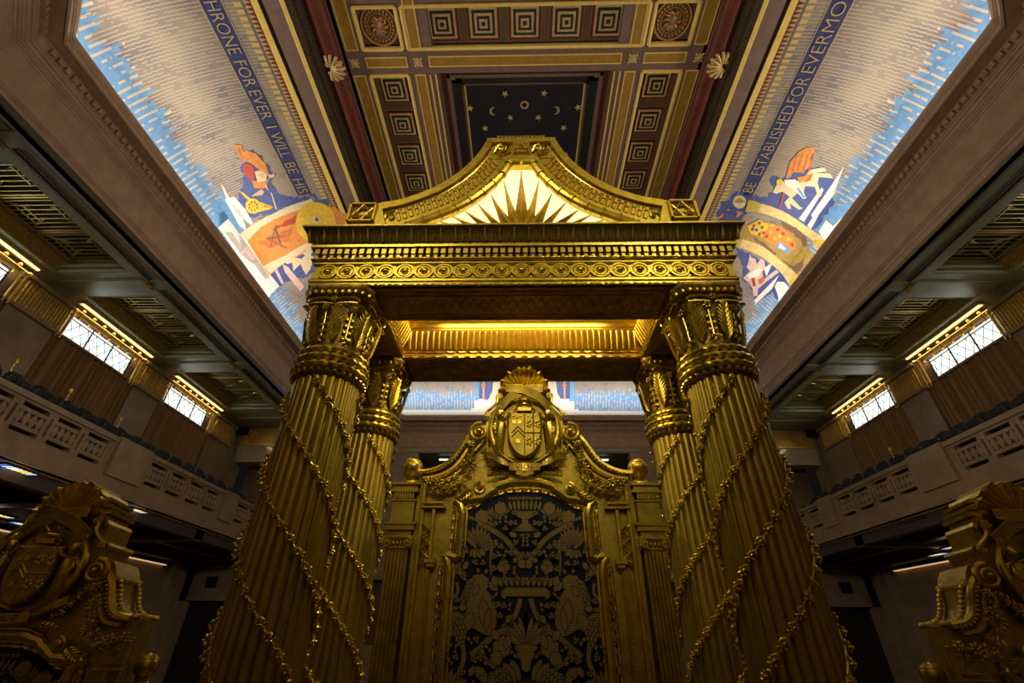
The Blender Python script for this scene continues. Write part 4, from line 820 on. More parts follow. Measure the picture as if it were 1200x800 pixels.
    # balcony slab and fretted parapet
    PAR[0] = 1; m_ = MB(); bx(m_, 8.76, 12.0, Y0, Y1, 3.86, 4.02); bx(m_, 8.66, 8.84, Y0, Y1, 3.90, 4.30); bx(m_, 8.64, 8.86, Y0, Y1, 3.90, 3.95); bx(m_, 8.64, 8.88, Y0, Y1, 4.90, 5.0); bx(m_, 8.68, 8.84, Y0, Y1, 4.85, 4.91); bx(m_, 8.68, 8.84, Y0, Y1, 4.28, 4.34)
    piers = [(1.0, 2.2), (5.35, 6.2), (9.22, 10.22), (13.42, 14.1), (17.3, 17.9)] if s < 0 else [(1.0, 2.2), (5.3, 6.1), (9.22, 10.22), (13.42, 14.1), (17.3, 17.9)]
    for a, b in piers: bx(m_, 8.60, 8.92, a, b, 4.22, 5.02)
    for (a, b) in [(piers[i][1], piers[i+1][0]) for i in range(4)]:
        n = 4 if b-a > 2 else 3; seg = (b-a-.16)/n
        for e_ in (a, b-.09): bx(m_, 8.70, 8.82, e_, e_+.09, 4.34, 4.85)
        for k in range(n):
            y0 = a+.08+seg*k; y1 = y0+seg
            bx(m_, 8.70, 8.82, y0+.05, y1-.05, 4.42, 4.49); bx(m_, 8.70, 8.82, y0+.05, y1-.05, 4.71, 4.78)
            for yy in ((y0, y1) if k == n-1 else (y0,)):    # mullion with a lens-shaped slot
                for e_ in (-1, 1): bx(m_, 8.69, 8.83, yy+e_*.062-.036, yy+e_*.062+.036, 4.34, 4.86)
                bx(m_, 8.695, 8.825, yy-.06, yy+.06, 4.33, 4.44); bx(m_, 8.695, 8.825, yy-.06, yy+.06, 4.77, 4.87)
            w_ = (seg-.19)/4
            for j in range(4):
                c = y0+.095+w_*(j+.5); hx = w_*.5
                P = [(c-hx, 4.60), (c-hx*.22, 4.72), (c+hx*.22, 4.72), (c+hx, 4.60), (c+hx*.22, 4.48), (c-hx*.22, 4.48)]
                lo, hi = X(8.70), X(8.82); m_.add([(lo, p[0], p[1]) for p in P]+[(hi, p[0], p[1]) for p in P], [(0, 1, 2, 3, 4, 5), (11, 10, 9, 8, 7, 6)]+[(i, (i+1) % 6, 6+(i+1) % 6, 6+i) for i in range(6)])
    tag(m_.build('trim_%d' % (5 if s < 0 else 6), [marble], None, 20), 'pale marble balcony parapet with pierced fretwork on the %s' % side, None, None, 'structure')
    PAR[0] = 0
    # space under the balcony
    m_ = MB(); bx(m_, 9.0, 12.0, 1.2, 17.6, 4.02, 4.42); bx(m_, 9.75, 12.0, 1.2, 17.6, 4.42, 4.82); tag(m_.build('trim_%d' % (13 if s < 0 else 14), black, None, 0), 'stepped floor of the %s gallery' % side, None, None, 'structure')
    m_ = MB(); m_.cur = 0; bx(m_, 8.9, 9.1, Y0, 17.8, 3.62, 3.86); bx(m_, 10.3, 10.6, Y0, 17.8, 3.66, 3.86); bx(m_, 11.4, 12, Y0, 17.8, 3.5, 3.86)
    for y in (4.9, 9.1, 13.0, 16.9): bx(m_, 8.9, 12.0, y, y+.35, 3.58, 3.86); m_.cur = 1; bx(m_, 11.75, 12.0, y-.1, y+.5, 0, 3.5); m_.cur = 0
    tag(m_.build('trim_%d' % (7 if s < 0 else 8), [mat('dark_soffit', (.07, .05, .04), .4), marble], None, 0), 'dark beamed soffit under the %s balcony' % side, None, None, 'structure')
    pc = [mat('pane_'+n_, c_, .3, emit=(c_, e_)) for n_, c_, e_ in (('blue', (.12, .25, .9), .9), ('white', (1, .95, .8), 1.6), ('amber', (1, .55, .12), 1.8), ('ice', (.5, .7, 1), 1.2), ('tan', (.8, .55, .3), .8))]  # emissive colours imitating window reflections in the polished soffit
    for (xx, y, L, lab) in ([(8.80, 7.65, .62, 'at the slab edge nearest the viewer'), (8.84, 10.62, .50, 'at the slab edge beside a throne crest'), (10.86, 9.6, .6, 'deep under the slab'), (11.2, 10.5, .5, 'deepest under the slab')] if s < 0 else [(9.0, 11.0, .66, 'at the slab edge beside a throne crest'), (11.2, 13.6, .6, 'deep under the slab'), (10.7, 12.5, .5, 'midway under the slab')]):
        r = empty('glass_reflection', (X(xx), y, 3.50 if xx > 10 else 3.83), 'coloured window reflection built as a glowing strip under the %s balcony, %s' % (side, lab), 'reflection')
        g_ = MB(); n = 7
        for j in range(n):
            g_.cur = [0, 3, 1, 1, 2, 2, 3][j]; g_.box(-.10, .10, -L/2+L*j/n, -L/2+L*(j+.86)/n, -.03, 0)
        g_.build('reflection_colour', pc, r, 0)
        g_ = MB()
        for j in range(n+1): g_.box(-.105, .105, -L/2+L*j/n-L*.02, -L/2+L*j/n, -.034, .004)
        g_.box(-.12, -.10, -L/2, L/2, -.034, .004); g_.box(.10, .12, -L/2, L/2, -.034, .004); g_.build('reflection_lines', lead, r, 0)
    r = empty('cove_strip', (X(11.93), 12.6, 3.41), 'long warm strip lamp at the head of the lower %s wall' % side, 'strip light')
    g_ = MB(); g_.box(-.04, .04, -3.9, 3.9, -.025, .0); g_.build('tube_lamp', mat('dim_strip', (1, .7, .4), .5, emit=((1, .62, .28), .7)), r, 0)
    g_ = MB(); g_.box(-.07, .07, -3.95, 3.95, .0, .04); g_.build('housing', seatmat, r, 0)
    # rows of dark gallery seats behind the parapet
    seat = None
    for row, (xx, zb) in enumerate(((9.32, 4.88), (10.15, 5.28))):
        k = 0; y = 5.6
        while y < 15.6:
            if seat is None:
                seat = empty('gallery_seat', (0, 0, 0), None, 'seat', None)
                q = MB(); q.prism([(-.24, .0), (.24, .0), (.25, .42), (.20, .50), (.08, .53), (-.08, .53), (-.20, .50), (-.25, .42)], 0, .07, None, .02); q.build('backrest', seatmat, seat)
                q = MB(); q.prism([(-.24, .0), (.24, .0), (.24, .10), (-.24, .10)], -.42, .0, None, .02); q.build('seat', seatmat, seat)
                for e_ in (-1, 1): q = MB(); q.box(e_*.27-.025, e_*.27+.025, -.38, .04, .0, .26); q.box(e_*.27-.03, e_*.27+.03, -.40, .02, .24, .29); q.build('armrest', seatmat, seat)
                q = MB(); q.box(-.22, .22, -.3, -.02, -.45, .0); q.build('pedestal', seatmat, seat); o = seat
            else: o = copy_tree(seat)
            o.scale = (.88, .9, 1); o.location = (X(xx), y, zb); o.rotation_euler = (0, 0, s*(-PI/2)*-1 if False else (-PI/2 if s < 0 else PI/2)*-1)
            tag(o, '%s dark seat from the near end, %s row behind the %s balcony parapet' % (ORD[k], ('front', 'back')[row], side), None, 'dark seats, %s row of the %s gallery' % (('front', 'back')[row], side))
            y += .56; k += 1
    # small brass reading lamps on the seat backs
    for k, y in enumerate(((7.0, 8.2, 9.6) if s < 0 else (7.4, 11.3))):
        m_ = MB(); m_.lathe([(.03, 0), (.03, .01), (.008, .02), (.008, .16), (.03, .17), (.035, .22), (.012, .26), (.001, .262)], 10); o = m_.build('brass_lamp', goldb); o.location = (X(9.32), y, 5.40)
        tag(o, 'tiny brass lamp on a seat back in the %s gallery, %s' % (side, ('nearest', 'second along', 'farthest')[k] if s < 0 else ('nearest', 'farthest')[k]), 'lamp', 'brass lamps of the %s gallery' % side)
    m_ = MB(); m_.tube([(0, 0, 0), (0, 0, .85), (0, .35, .85)], .03, 8); m_.tube([(0, .35, .85), (0, .35, 0)], .03, 8); m_.tube([(0, 0, .45), (0, .35, .45)], .02, 8)
    o = m_.build('stair_handrail', seatmat); o.location = (X(9.3), 16.0, 4.3) if s < 0 else (X(9.5), 15.9, 4.3); tag(o, 'black metal handrail frame at the far end of the %s gallery' % side, 'handrail')
    if s > 0:
        for o in set(bpy.data.objects)-before:
            if o.parent is None: o.location.y += .26
gallery(-1); gallery(1)

# far wall below the cornice
m_ = MB(); m_.cur = 0
m_.box(-9, -7.6, 20.85, 21.2, 0, 8.8); m_.box(7.7, 9.1, 20.85, 21.2, 0, 8.8); m_.box(-7.6, -5.4, 20.85, 21.2, 3.5, 8.8); m_.box(5.5, 7.7, 20.85, 21.2, 3.5, 8.8); m_.box(-7.7, 7.7, 20.85, 21.2, 0, 1.2); m_.box(-5.5, -4.9, 20.7, 21.2, 0, 8.8); m_.box(5.0, 5.6, 20.7, 21.2, 0, 8.8)
m_.box(-5.5, 5.5, 20.8, 21.0, 0, 5.0)
for s in (-1, 1): m_.cur = 1; m_.box(XC+s*6.5-.06, XC+s*6.5+.06, 20.80, 20.86, 6.0, 6.9); m_.cur = 0; m_.box(XC+s*6.5-1.1, XC+s*6.5+1.1, 20.74, 20.86, 3.42, 3.52)
m_.cur = 2; m_.box(-5.5, 5.5, 20.8, 24.2, 8.86, 9.0); m_.cur = 3; m_.box(-7.7, 7.7, 24.0, 24.2, 0, 9); m_.cur = 4
for s in (-1, 1): m_.box(XC+s*6.5-1.2, XC+s*6.5+1.2, 21.3, 21.4, 1.2, 3.5)
tag(m_.build('wall_front', [marble, black, green, darkrec, mat('brown_panel', (.12, .06, .025), .6)], None, 0), 'far marble wall of the hall seen behind the throne', None, None, 'structure')
for s, lab in ((-1, 'bright tube light under the far gallery ceiling, left of the throne crest'), (1, 'bright tube light under the far gallery ceiling, right of the throne crest')):
    r = empty('strip_light', (XC+s*3.75, 21.6, 8.72), lab, 'strip light'); g_ = MB(); g_.tube([(-.35, 0, 0), (.35, 0, 0)], .04, 8); g_.build('tube_lamp', winemit, r); g_ = MB(); g_.box(-.4, .4, -.05, .05, .04, .1); g_.build('housing', green, r, 0)
m_ = MB(); m_.box(-13, 13, -3, 25, -.1, 0); struct(m_, 'floor', floorm, 'dark hall floor below the frame', 0)
m_ = MB(); m_.box(-13, 13, -3.2, -3, -.1, 13.2); struct(m_, 'wall_back', marble, 'wall behind the viewer', 0)

# ================================================================== THE CANOPY
CY = 3.05
canopy = empty('throne_canopy', (0, CY, 0), 'great gilded canopy on four garlanded columns with a curved sunburst pediment', 'canopy')
def cb(m_, name, ma, par=None, smooth=35, label=None):
    o = m_.build(name, ma, par or canopy, smooth, label)
    if par is None: o.location = (0, -CY, 0)
    return o
OX, IX, FY, BY, IF, IB = 1.465, 1.03, 2.38, 3.72, 2.755, 3.315
ORECT = [(-OX, FY), (OX, FY), (OX, BY), (-OX, BY)]
IRECT = [(-IX, IF), (IX, IF), (IX, IB), (-IX, IB)]
m_ = MB(); m_.cur = 0
loop_sweep(m_, [(0, 3.40), (0, 3.455), (.012, 3.46), (.014, 3.475), (.0, 3.478), (.0, 3.618), (.014, 3.62), (.014, 3.636), (.028, 3.64)], ORECT)
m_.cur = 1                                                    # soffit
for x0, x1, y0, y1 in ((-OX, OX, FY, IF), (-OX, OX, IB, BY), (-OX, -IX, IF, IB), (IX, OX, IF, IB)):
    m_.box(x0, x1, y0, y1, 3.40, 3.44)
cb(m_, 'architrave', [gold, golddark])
m_ = MB()                                                     # sunk panels with raised frets on the undersides
def fr(x0, x1, y0, y1, z, t=.018):
    P = [(x0, y0, z), (x1, y0, z), (x1, y1, z), (x0, y1, z)]
    for a, b in zip(P, P[1:]+P[:1]): m_.tube([a, b], t*.5, 6)
for x0, x1, y0, y1 in ((-.96, .96, FY+.045, IF-.03), (-.96, .96, IB+.03, BY-.04)):
    fr(x0, x1, y0, y1, 3.398); fr(x0+.05, x1-.05, y0+.04, y1-.04, 3.398, .012); n = 26; w0 = (x1-x0-.16)/n
    for k in range(n):
        xa = x0+.08+w0*k
        for a, b in (((xa, y0+.075), (xa+w0, y1-.075)), ((xa+w0, y0+.075), (xa, y1-.075))): m_.tube([(a[0], a[1], 3.399), (b[0], b[1], 3.399)], .006, 4)
for s in (-1, 1):
    a, b = sorted((s*(IX+.05), s*(OX-.1))); fr(a, b, 2.85, 3.22, 3.398)
cb(m_, 'soffit_fret', golddark)
# guilloche frieze
def guilloche(m_, P0, d, n, pitch, out, z, R=.060):
    P0, d, out = Vector(P0), Vector(d), Vector(out); up_ = Vector((0, 0, 1))
    def ring(c, r, t, N=20): m_.tube([c+d*r*math.cos(2*PI*i/N)+up_*r*math.sin(2*PI*i/N) for i in range(N)], t, 6, True, upv=out)
    for k in range(n):
        c = P0+d*pitch*(k+.5)+up_*z+out*.006
        ring(c, R-.006, .0095); ring(c, R*.58, .0075, 16); m_.ell(c+out*.004, (R*.36,)*3 if False else (R*.36, R*.36, R*.36), 10, 6)
        if k < n-1:
            m_.tube([c+d*(R*.5)+up_*R*.84, c+d*pitch*.5+up_*R*.3+out*.004, c+d*pitch*.5-up_*R*.3+out*.004, c+d*(pitch-R*.5)-up_*R*.84], .007, 6, upv=out)
            for sg in (-1, 1): m_.ell(c+d*pitch*.5+up_*sg*R*.95, (.009, .009, .009), 6, 4)
m_ = MB(); guilloche(m_, (-1.43, FY, 0), (1, 0, 0), 21, .1362, (0, -1, 0), 3.548, .066)
for s in (-1, 1): guilloche(m_, (s*OX, FY+.03, 0), (0, 1, 0), 9, .1422, (s, 0, 0), 3.548)
for z in (3.484, 3.612):
    m_.tube([(-OX, FY-.003, z), (OX, FY-.003, z)], .007, 6)
cb(m_, 'guilloche_frieze', gold)
# dentil course and leafy cornice
m_ = MB(); loop_sweep(m_, [(.028, 3.64), (.028, 3.655)], ORECT); loop_sweep(m_, [(.0, 3.745), (.05, 3.75), (.052, 3.768), (.04, 3.772), (.045, 3.785)], ORECT); loop_sweep(m_, [(.112, 3.885), (.12, 3.89), (.12, 3.905), (.105, 3.92), (-.3, 3.925)], ORECT)
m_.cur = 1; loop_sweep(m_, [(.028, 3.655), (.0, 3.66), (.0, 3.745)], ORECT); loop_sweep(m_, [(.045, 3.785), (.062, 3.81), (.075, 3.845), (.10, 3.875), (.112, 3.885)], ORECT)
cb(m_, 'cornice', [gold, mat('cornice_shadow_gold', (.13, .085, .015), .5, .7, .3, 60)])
m_ = MB()
n = 56
for k in range(n):
    x = -1.49+2.98*(k+.5)/n; m_.box(x-.0165, x+.0165, FY-.036, FY+.01, 3.695, 3.742); m_.box(x-.0125, x+.0125, FY-.026, FY+.01, 3.664, 3.690)
for s in (-1, 1):
    for k in range(26):
        y = FY+.02+1.3*(k+.5)/26; a, b = sorted((s*(OX-.01), s*(OX+.036))); m_.box(a, b, y-.0135, y+.0135, 3.695, 3.742)
m_.rope([(-OX-.03, FY-.03, 3.651), (OX+.03, FY-.03, 3.651)], .008, 6, .012)
cb(m_, 'dentil_course', goldb, None, 0)
m_ = MB()
n = 29
for k in range(n+1):
    x = -1.53+3.06*k/n; o_ = FY-.06
    for xx, h, w_ in ((x, 1, .028), (x+3.06/n/2, .72, .015)):
        if xx > 1.56: continue
        m_.tube([(xx, FY-.052, 3.788), (xx, FY-.075, 3.82), (xx, FY-.10, 3.868*h+3.79*(1-h))], lambda t: max(w_*(math.sin(PI*min(1, .3+t*.7))), .001), 6, flat=.5, upv=(0, -1, .6))
        m_.tube([(xx, FY-.060, 3.79), (xx, FY-.088, 3.825), (xx, FY-.112, 3.868*h+3.79*(1-h))], .004, 5)
for s in (-1, 1):
    for k in range(13):
        y = FY+1.3*(k+.5)/13; m_.tube([(s*(OX+.052), y, 3.788), (s*(OX+.075), y, 3.82), (s*(OX+.10), y, 3.868)], lambda t: max(.022*math.sin(PI*min(1, .3+t*.7)), .001), 6, flat=.5, upv=(s, 0, .6))
cb(m_, 'cornice_leaves', gold2)
# inner trough
m_ = MB(); m_.cur = 0
loop_sweep(m_, [(0, 3.40), (.004, 3.475), (.0, 3.48), (.012, 3.485)], IRECT)
m_.cur = 1; loop_sweep(m_, [(.012, 3.485), (-.02, 3.56), (-.045, 3.64), (-.055, 3.655), (-.055, 3.675), (.03, 3.68)], IRECT)
m_.cur = 0; loop_sweep(m_, [(.03, 3.68), (.03, 3.72), (.0, 3.735), (.0, 3.76), (-.02, 3.775), (-.04, 3.83), (-.05, 3.85), (-.05, 3.90), (-.06, 3.93)], IRECT)
m_.cur = 0; m_.box(-1.0, 1.0, 2.78, 3.29, 3.92, 3.94)
cb(m_, 'inner_cornice', [goldb, goldb])
m_ = MB()
for k in range(40): x = -1.0+2.0*(k+.5)/40; m_.tube([(x, IB-.008, 3.492), (x, IB+.02-.055, 3.56), (x, IB-.062, 3.645)], .016, 6, flat=.6, upv=(0, -1, 0))
for s in (-1, 1):
    for k in range(11): y = IF+.03+.5*(k+.5)/11; m_.tube([(s*(IX-.008), y, 3.492), (s*(IX-.035), y, 3.56), (s*(IX-.062), y, 3.645)], .016, 6, flat=.6, upv=(s, 0, 0))
cb(m_, 'inner_flutes', goldb)
m_ = MB()
for z, R_, r in ((3.418, IRECT, .012), (3.468, IRECT, .009)):
    for a, b in zip(R_, R_[1:]+R_[:1]):
        ca = Vector((0, 3.035)); pa, pb = [Vector(q)+(ca-Vector(q)).normalized()*.008 for q in (a, b)]
        m_.rope([(pa.x, pa.y, z), (pb.x, pb.y, z)], r, 6, .014)
m_.rope([(-OX, FY-.004, 3.425), (OX, FY-.004, 3.425)], .013, 6, .014)
cb(m_, 'rope_moulding', goldb)

# pediment
OUTP = smoothpts([(1.115, 4.295), (.945, 4.335), (.714, 4.465), (.561, 4.618), (.452, 4.766), (.357, 4.95), (.297, 5.135)], 2)
INP = smoothpts([(1.02, 3.98), (.780, 4.105), (.600, 4.20), (.450, 4.305), (.295, 4.465), (.168, 4.665), (.105, 4.83)], 2)
N = 24
def atlen(P, t):
    L = [0]
    for a, b in zip(P, P[1:]): L.append(L[-1]+(b-a).length)
    q = t*L[-1]
    for j in range(len(P)-1):
        if L[j+1] >= q: return P[j].lerp(P[j+1], (q-L[j])/max(L[j+1]-L[j], 1e-9))
    return P[-1]
FP = 2.42
def mapp(t, w, y, s):                                         # t along the curve, w from inner (0) to outer (1)
    a, b = atlen(INP, t), atlen(OUTP, t); p = a.lerp(b, w); return (s*p[0], y, p[1])
m_ = MB()
for s in (-1, 1):
    for (w0, w1, y0, y1) in ((.0, .16, FP-.03, FP+.1), (.16, .72, FP, FP+.1), (.72, .78, FP+.012, FP+.1), (.78, 1.0, FP-.03, FP+.1)):
        vs = []; 
        for k in range(N+1):
            t = k/N
            vs += [mapp(t, w0, y0, s), mapp(t, w1, y0, s), mapp(t, w1, y1, s), mapp(t, w0, y1, s)]
        m_.add(vs, [(4*k+j, 4*k+(j+1) % 4, 4*k+4+(j+1) % 4, 4*k+4+j) for k in range(N) for j in range(4)])
    vs = [mapp(0, 0, FP-.03, s), mapp(0, 1, FP-.03, s), (s*1.115, FP-.03, 3.92), (s*1.02, FP-.03, 3.92), mapp(0, 0, FP+.1, s), mapp(0, 1, FP+.1, s), (s*1.115, FP+.1, 3.92), (s*1.02, FP+.1, 3.92)]
    m_.add(vs, [(0, 1, 2, 3), (4, 5, 6, 7), (1, 5, 6, 2)])
m_.box(-.305, .305, FP-.033, FP+.1, 5.08, 5.14); m_.box(-.245, .245, FP-.005, FP+.1, 4.88, 5.09); m_.prism([(-.325, 5.12), (-.135, 4.835), (.135, 4.835), (.325, 5.12)], FP+.002, FP+.1); m_.box(-.11, .11, FP-.034, FP+.1, 4.82, 4.88)
# curved roof behind the front, swept back to the rear
for s in (-1, 1):
    vs = []
    for k in range(N+1):
        p = atlen(OUTP, k/N); vs += [(s*p[0], FP+.1, p[1]-.01), (s*p[0], BY-.1, p[1]-.01)]
    m_.add(vs, [(2*k, 2*k+1, 2*k+3, 2*k+2) for k in range(N)])
m_.box(-.305, .305, FP+.1, BY-.1, 5.10, 5.12)
cb(m_, 'pediment_frame', gold)
m_ = MB()                                                     # reeded courses on the frame
for s in (-1, 1):
    for k in range(21):
        t = .085+.80*k/20; dt = .011
        for (wa, wb) in ((.24, .44), (.47, .66)) if k % 2 else ((.24, .50), (.53, .66)):
            P = [mapp(t-dt, wa, 0, s), mapp(t+dt, wa, 0, s), mapp(t+dt, wb, 0, s), mapp(t-dt, wb, 0, s)]
            m_.prism([(p[0], p[2]) for p in P], FP-.020, FP+.01, None, .004)
        m_.tube([mapp(t+.018, .22, FP-.006, s), mapp(t+.018, .68, FP-.006, s)], .006, 5)
    P = [mapp(t, .70, FP-.006, s) for t in [i/30 for i in range(31)]]; m_.tube(P, .007, 6)
    P = [mapp(t, .19, FP-.006, s) for t in [i/30 for i in range(31)]]; m_.tube(P, .008, 6)
for a in (-.055, .055): m_.box(a-.004, a+.004, FP-.045, FP, 4.92, 5.07)
m_.prism([(-.075, 4.905), (.075, 4.905), (.075, 5.07), (-.075, 5.07)], FP-.045, FP, None, .012)
for q in (.05, .022): 
    P = [(-q, 4.99-q*.8), (q, 4.99-q*.8), (q, 4.99+q*.8), (-q, 4.99+q*.8)]
    for a, b in zip(P, P[1:]+P[:1]): m_.tube([(a[0], FP-.05, a[1]), (b[0], FP-.05, b[1])], .007, 5)
cb(m_, 'reeded_course', goldb)
m_ = MB()
for s in (-1, 1):                                             # scroll-work squares at top and foot of the frame
    for cx, cz, q in ((.165, 4.985, .07), ) : 
        for i in range(5):
            a = i*1.256; m_.tube([(s*cx+q*.25*math.cos(a), FP-.012, cz+q*.25*math.sin(a)), (s*cx+q*.8*math.cos(a+.5), FP-.03, cz+q*.8*math.sin(a+.5)), (s*cx+q*math.cos(a+1.1), FP-.012, cz+q*math.sin(a+1.1))], .014, 6)
        rosette(m_, (s*cx, FP-.015, cz), .03, pet=5)
    cb(m_, 'scroll_panel', gold); m_ = MB()
    p = mapp(.035, .45, 0, s)
    for i in range(5): m_.tube([(p[0]+.045*math.cos(t*.5)*(1-t/14)*s, FP-.01, p[2]+.04*math.sin(t*.5)*(1-t/14)+.006*i) for t in range(12)], .007, 5)
    cb(m_, 'scroll_panel', gold); m_ = MB()
m_ = MB()                                                     # roll moulding with collars round the sunburst opening
for s in (-1, 1):
    P = [mapp(t, -.05, FP-.01, s) for t in [i/36 for i in range(37)]]; m_.tube(P, .032, 8)
    for k in range(9):
        p = mapp(.12+.106*k, -.05, FP-.01, s); q = mapp(.13+.106*k, -.05, FP-.01, s); m_.tube([p, q], .042, 8)
m_.tube([(-.10, FP-.01, 4.815), (.10, FP-.01, 4.815)], .034, 8); m_.box(-.010, .010, FP-.05, FP, 4.775, 4.85)
cb(m_, 'roll_moulding', gold)
tips = [(0, 4.775), (.148, 4.64), (.25, 4.47), (.355, 4.355), (.45, 4.27), (.545, 4.21), (.64, 4.155), (.74, 4.105), (.85, 4.05)]
for s in (-1, 1):
    for k, (tx, tz) in enumerate(tips):
        if s < 0 and k == 0: continue
        b = Vector((0, 3.84)); t = Vector((s*tx, tz)); d = (t-b); L = d.length; d.normalize(); nn = Vector((-d.y, d.x)); wd = .062 if k % 2 == 0 else .048
        m_ = MB(); q1 = b+d*.02; P = [q1-nn*.02, b+d*(L*.32)-nn*wd, t, b+d*(L*.32)+nn*wd, q1+nn*.02]; mid = b+d*(L*.3)
        vs = [(p.x, FP+.055, p.y) for p in P]+[(mid.x, FP-.005, mid.y)]
        m_.add(vs, [(i, (i+1) % 5, 5) for i in range(5)])
        m_.tube([(mid.x, FP-.004, mid.y), (t.x, FP+.05, t.y)], .005, 5)
        cb(m_, 'sun_ray', gold, None, 20)
P = [(-p[0], p[1]) for p in INP]+[(p[0], p[1]) for p in reversed(INP)]
P = [(-1.02, 3.90)]+P+[(1.02, 3.90)]
m_ = MB(); m_.prism(P, FP+.07, FP+.085); cb(m_, 'lit_glass', tympan, None, 0)
for s, lab in ((-1, None), (1, None)):                         # star blocks at the feet
    m_ = MB(); x0, x1 = sorted((s*1.365, s*1.118)); m_.box(x0, x1, FP-.02, FP+.25, 3.92, 4.30)
    z0, z1 = 4.075, 4.28; a, b = x0+.02, x1-.02
    for q in ((a, a+.014, z0, z1), (b-.014, b, z0, z1), (a, b, z0, z0+.014), (a, b, z1-.014, z1)): m_.box(q[0], q[1], FP-.045, FP-.02, q[2], q[3])
    blk = cb(m_, 'star_block', gold, None, 0)
    m_ = MB(); c = ((x0+x1)/2, 4.178)
    for rot in (0, PI):
        P = [(c[0]+.088*math.sin(rot+2*PI*i/3), FP-.035, c[1]+.088*math.cos(rot+2*PI*i/3)) for i in range(3)]
        for i in range(3): m_.tube([P[i], P[(i+1) % 3]], .010, 6)
    m_.build('star', goldb, blk)
m_ = MB()                                                     # cresting along the top
for k in range(13):
    x = -.20+.40*k/12
    for a in (-.5, 0, .5): m_.tube([(x, FP-.01, 5.14), (x+.012*math.sin(a), FP-.015, 5.175), (x+.03*math.sin(a), FP-.01, 5.205)], lambda t: .008-.005*t, 5)
    m_.ell((x, FP-.02, 5.165), (.011, .011, .011), 6, 4)
cb(m_, 'cresting', gold)

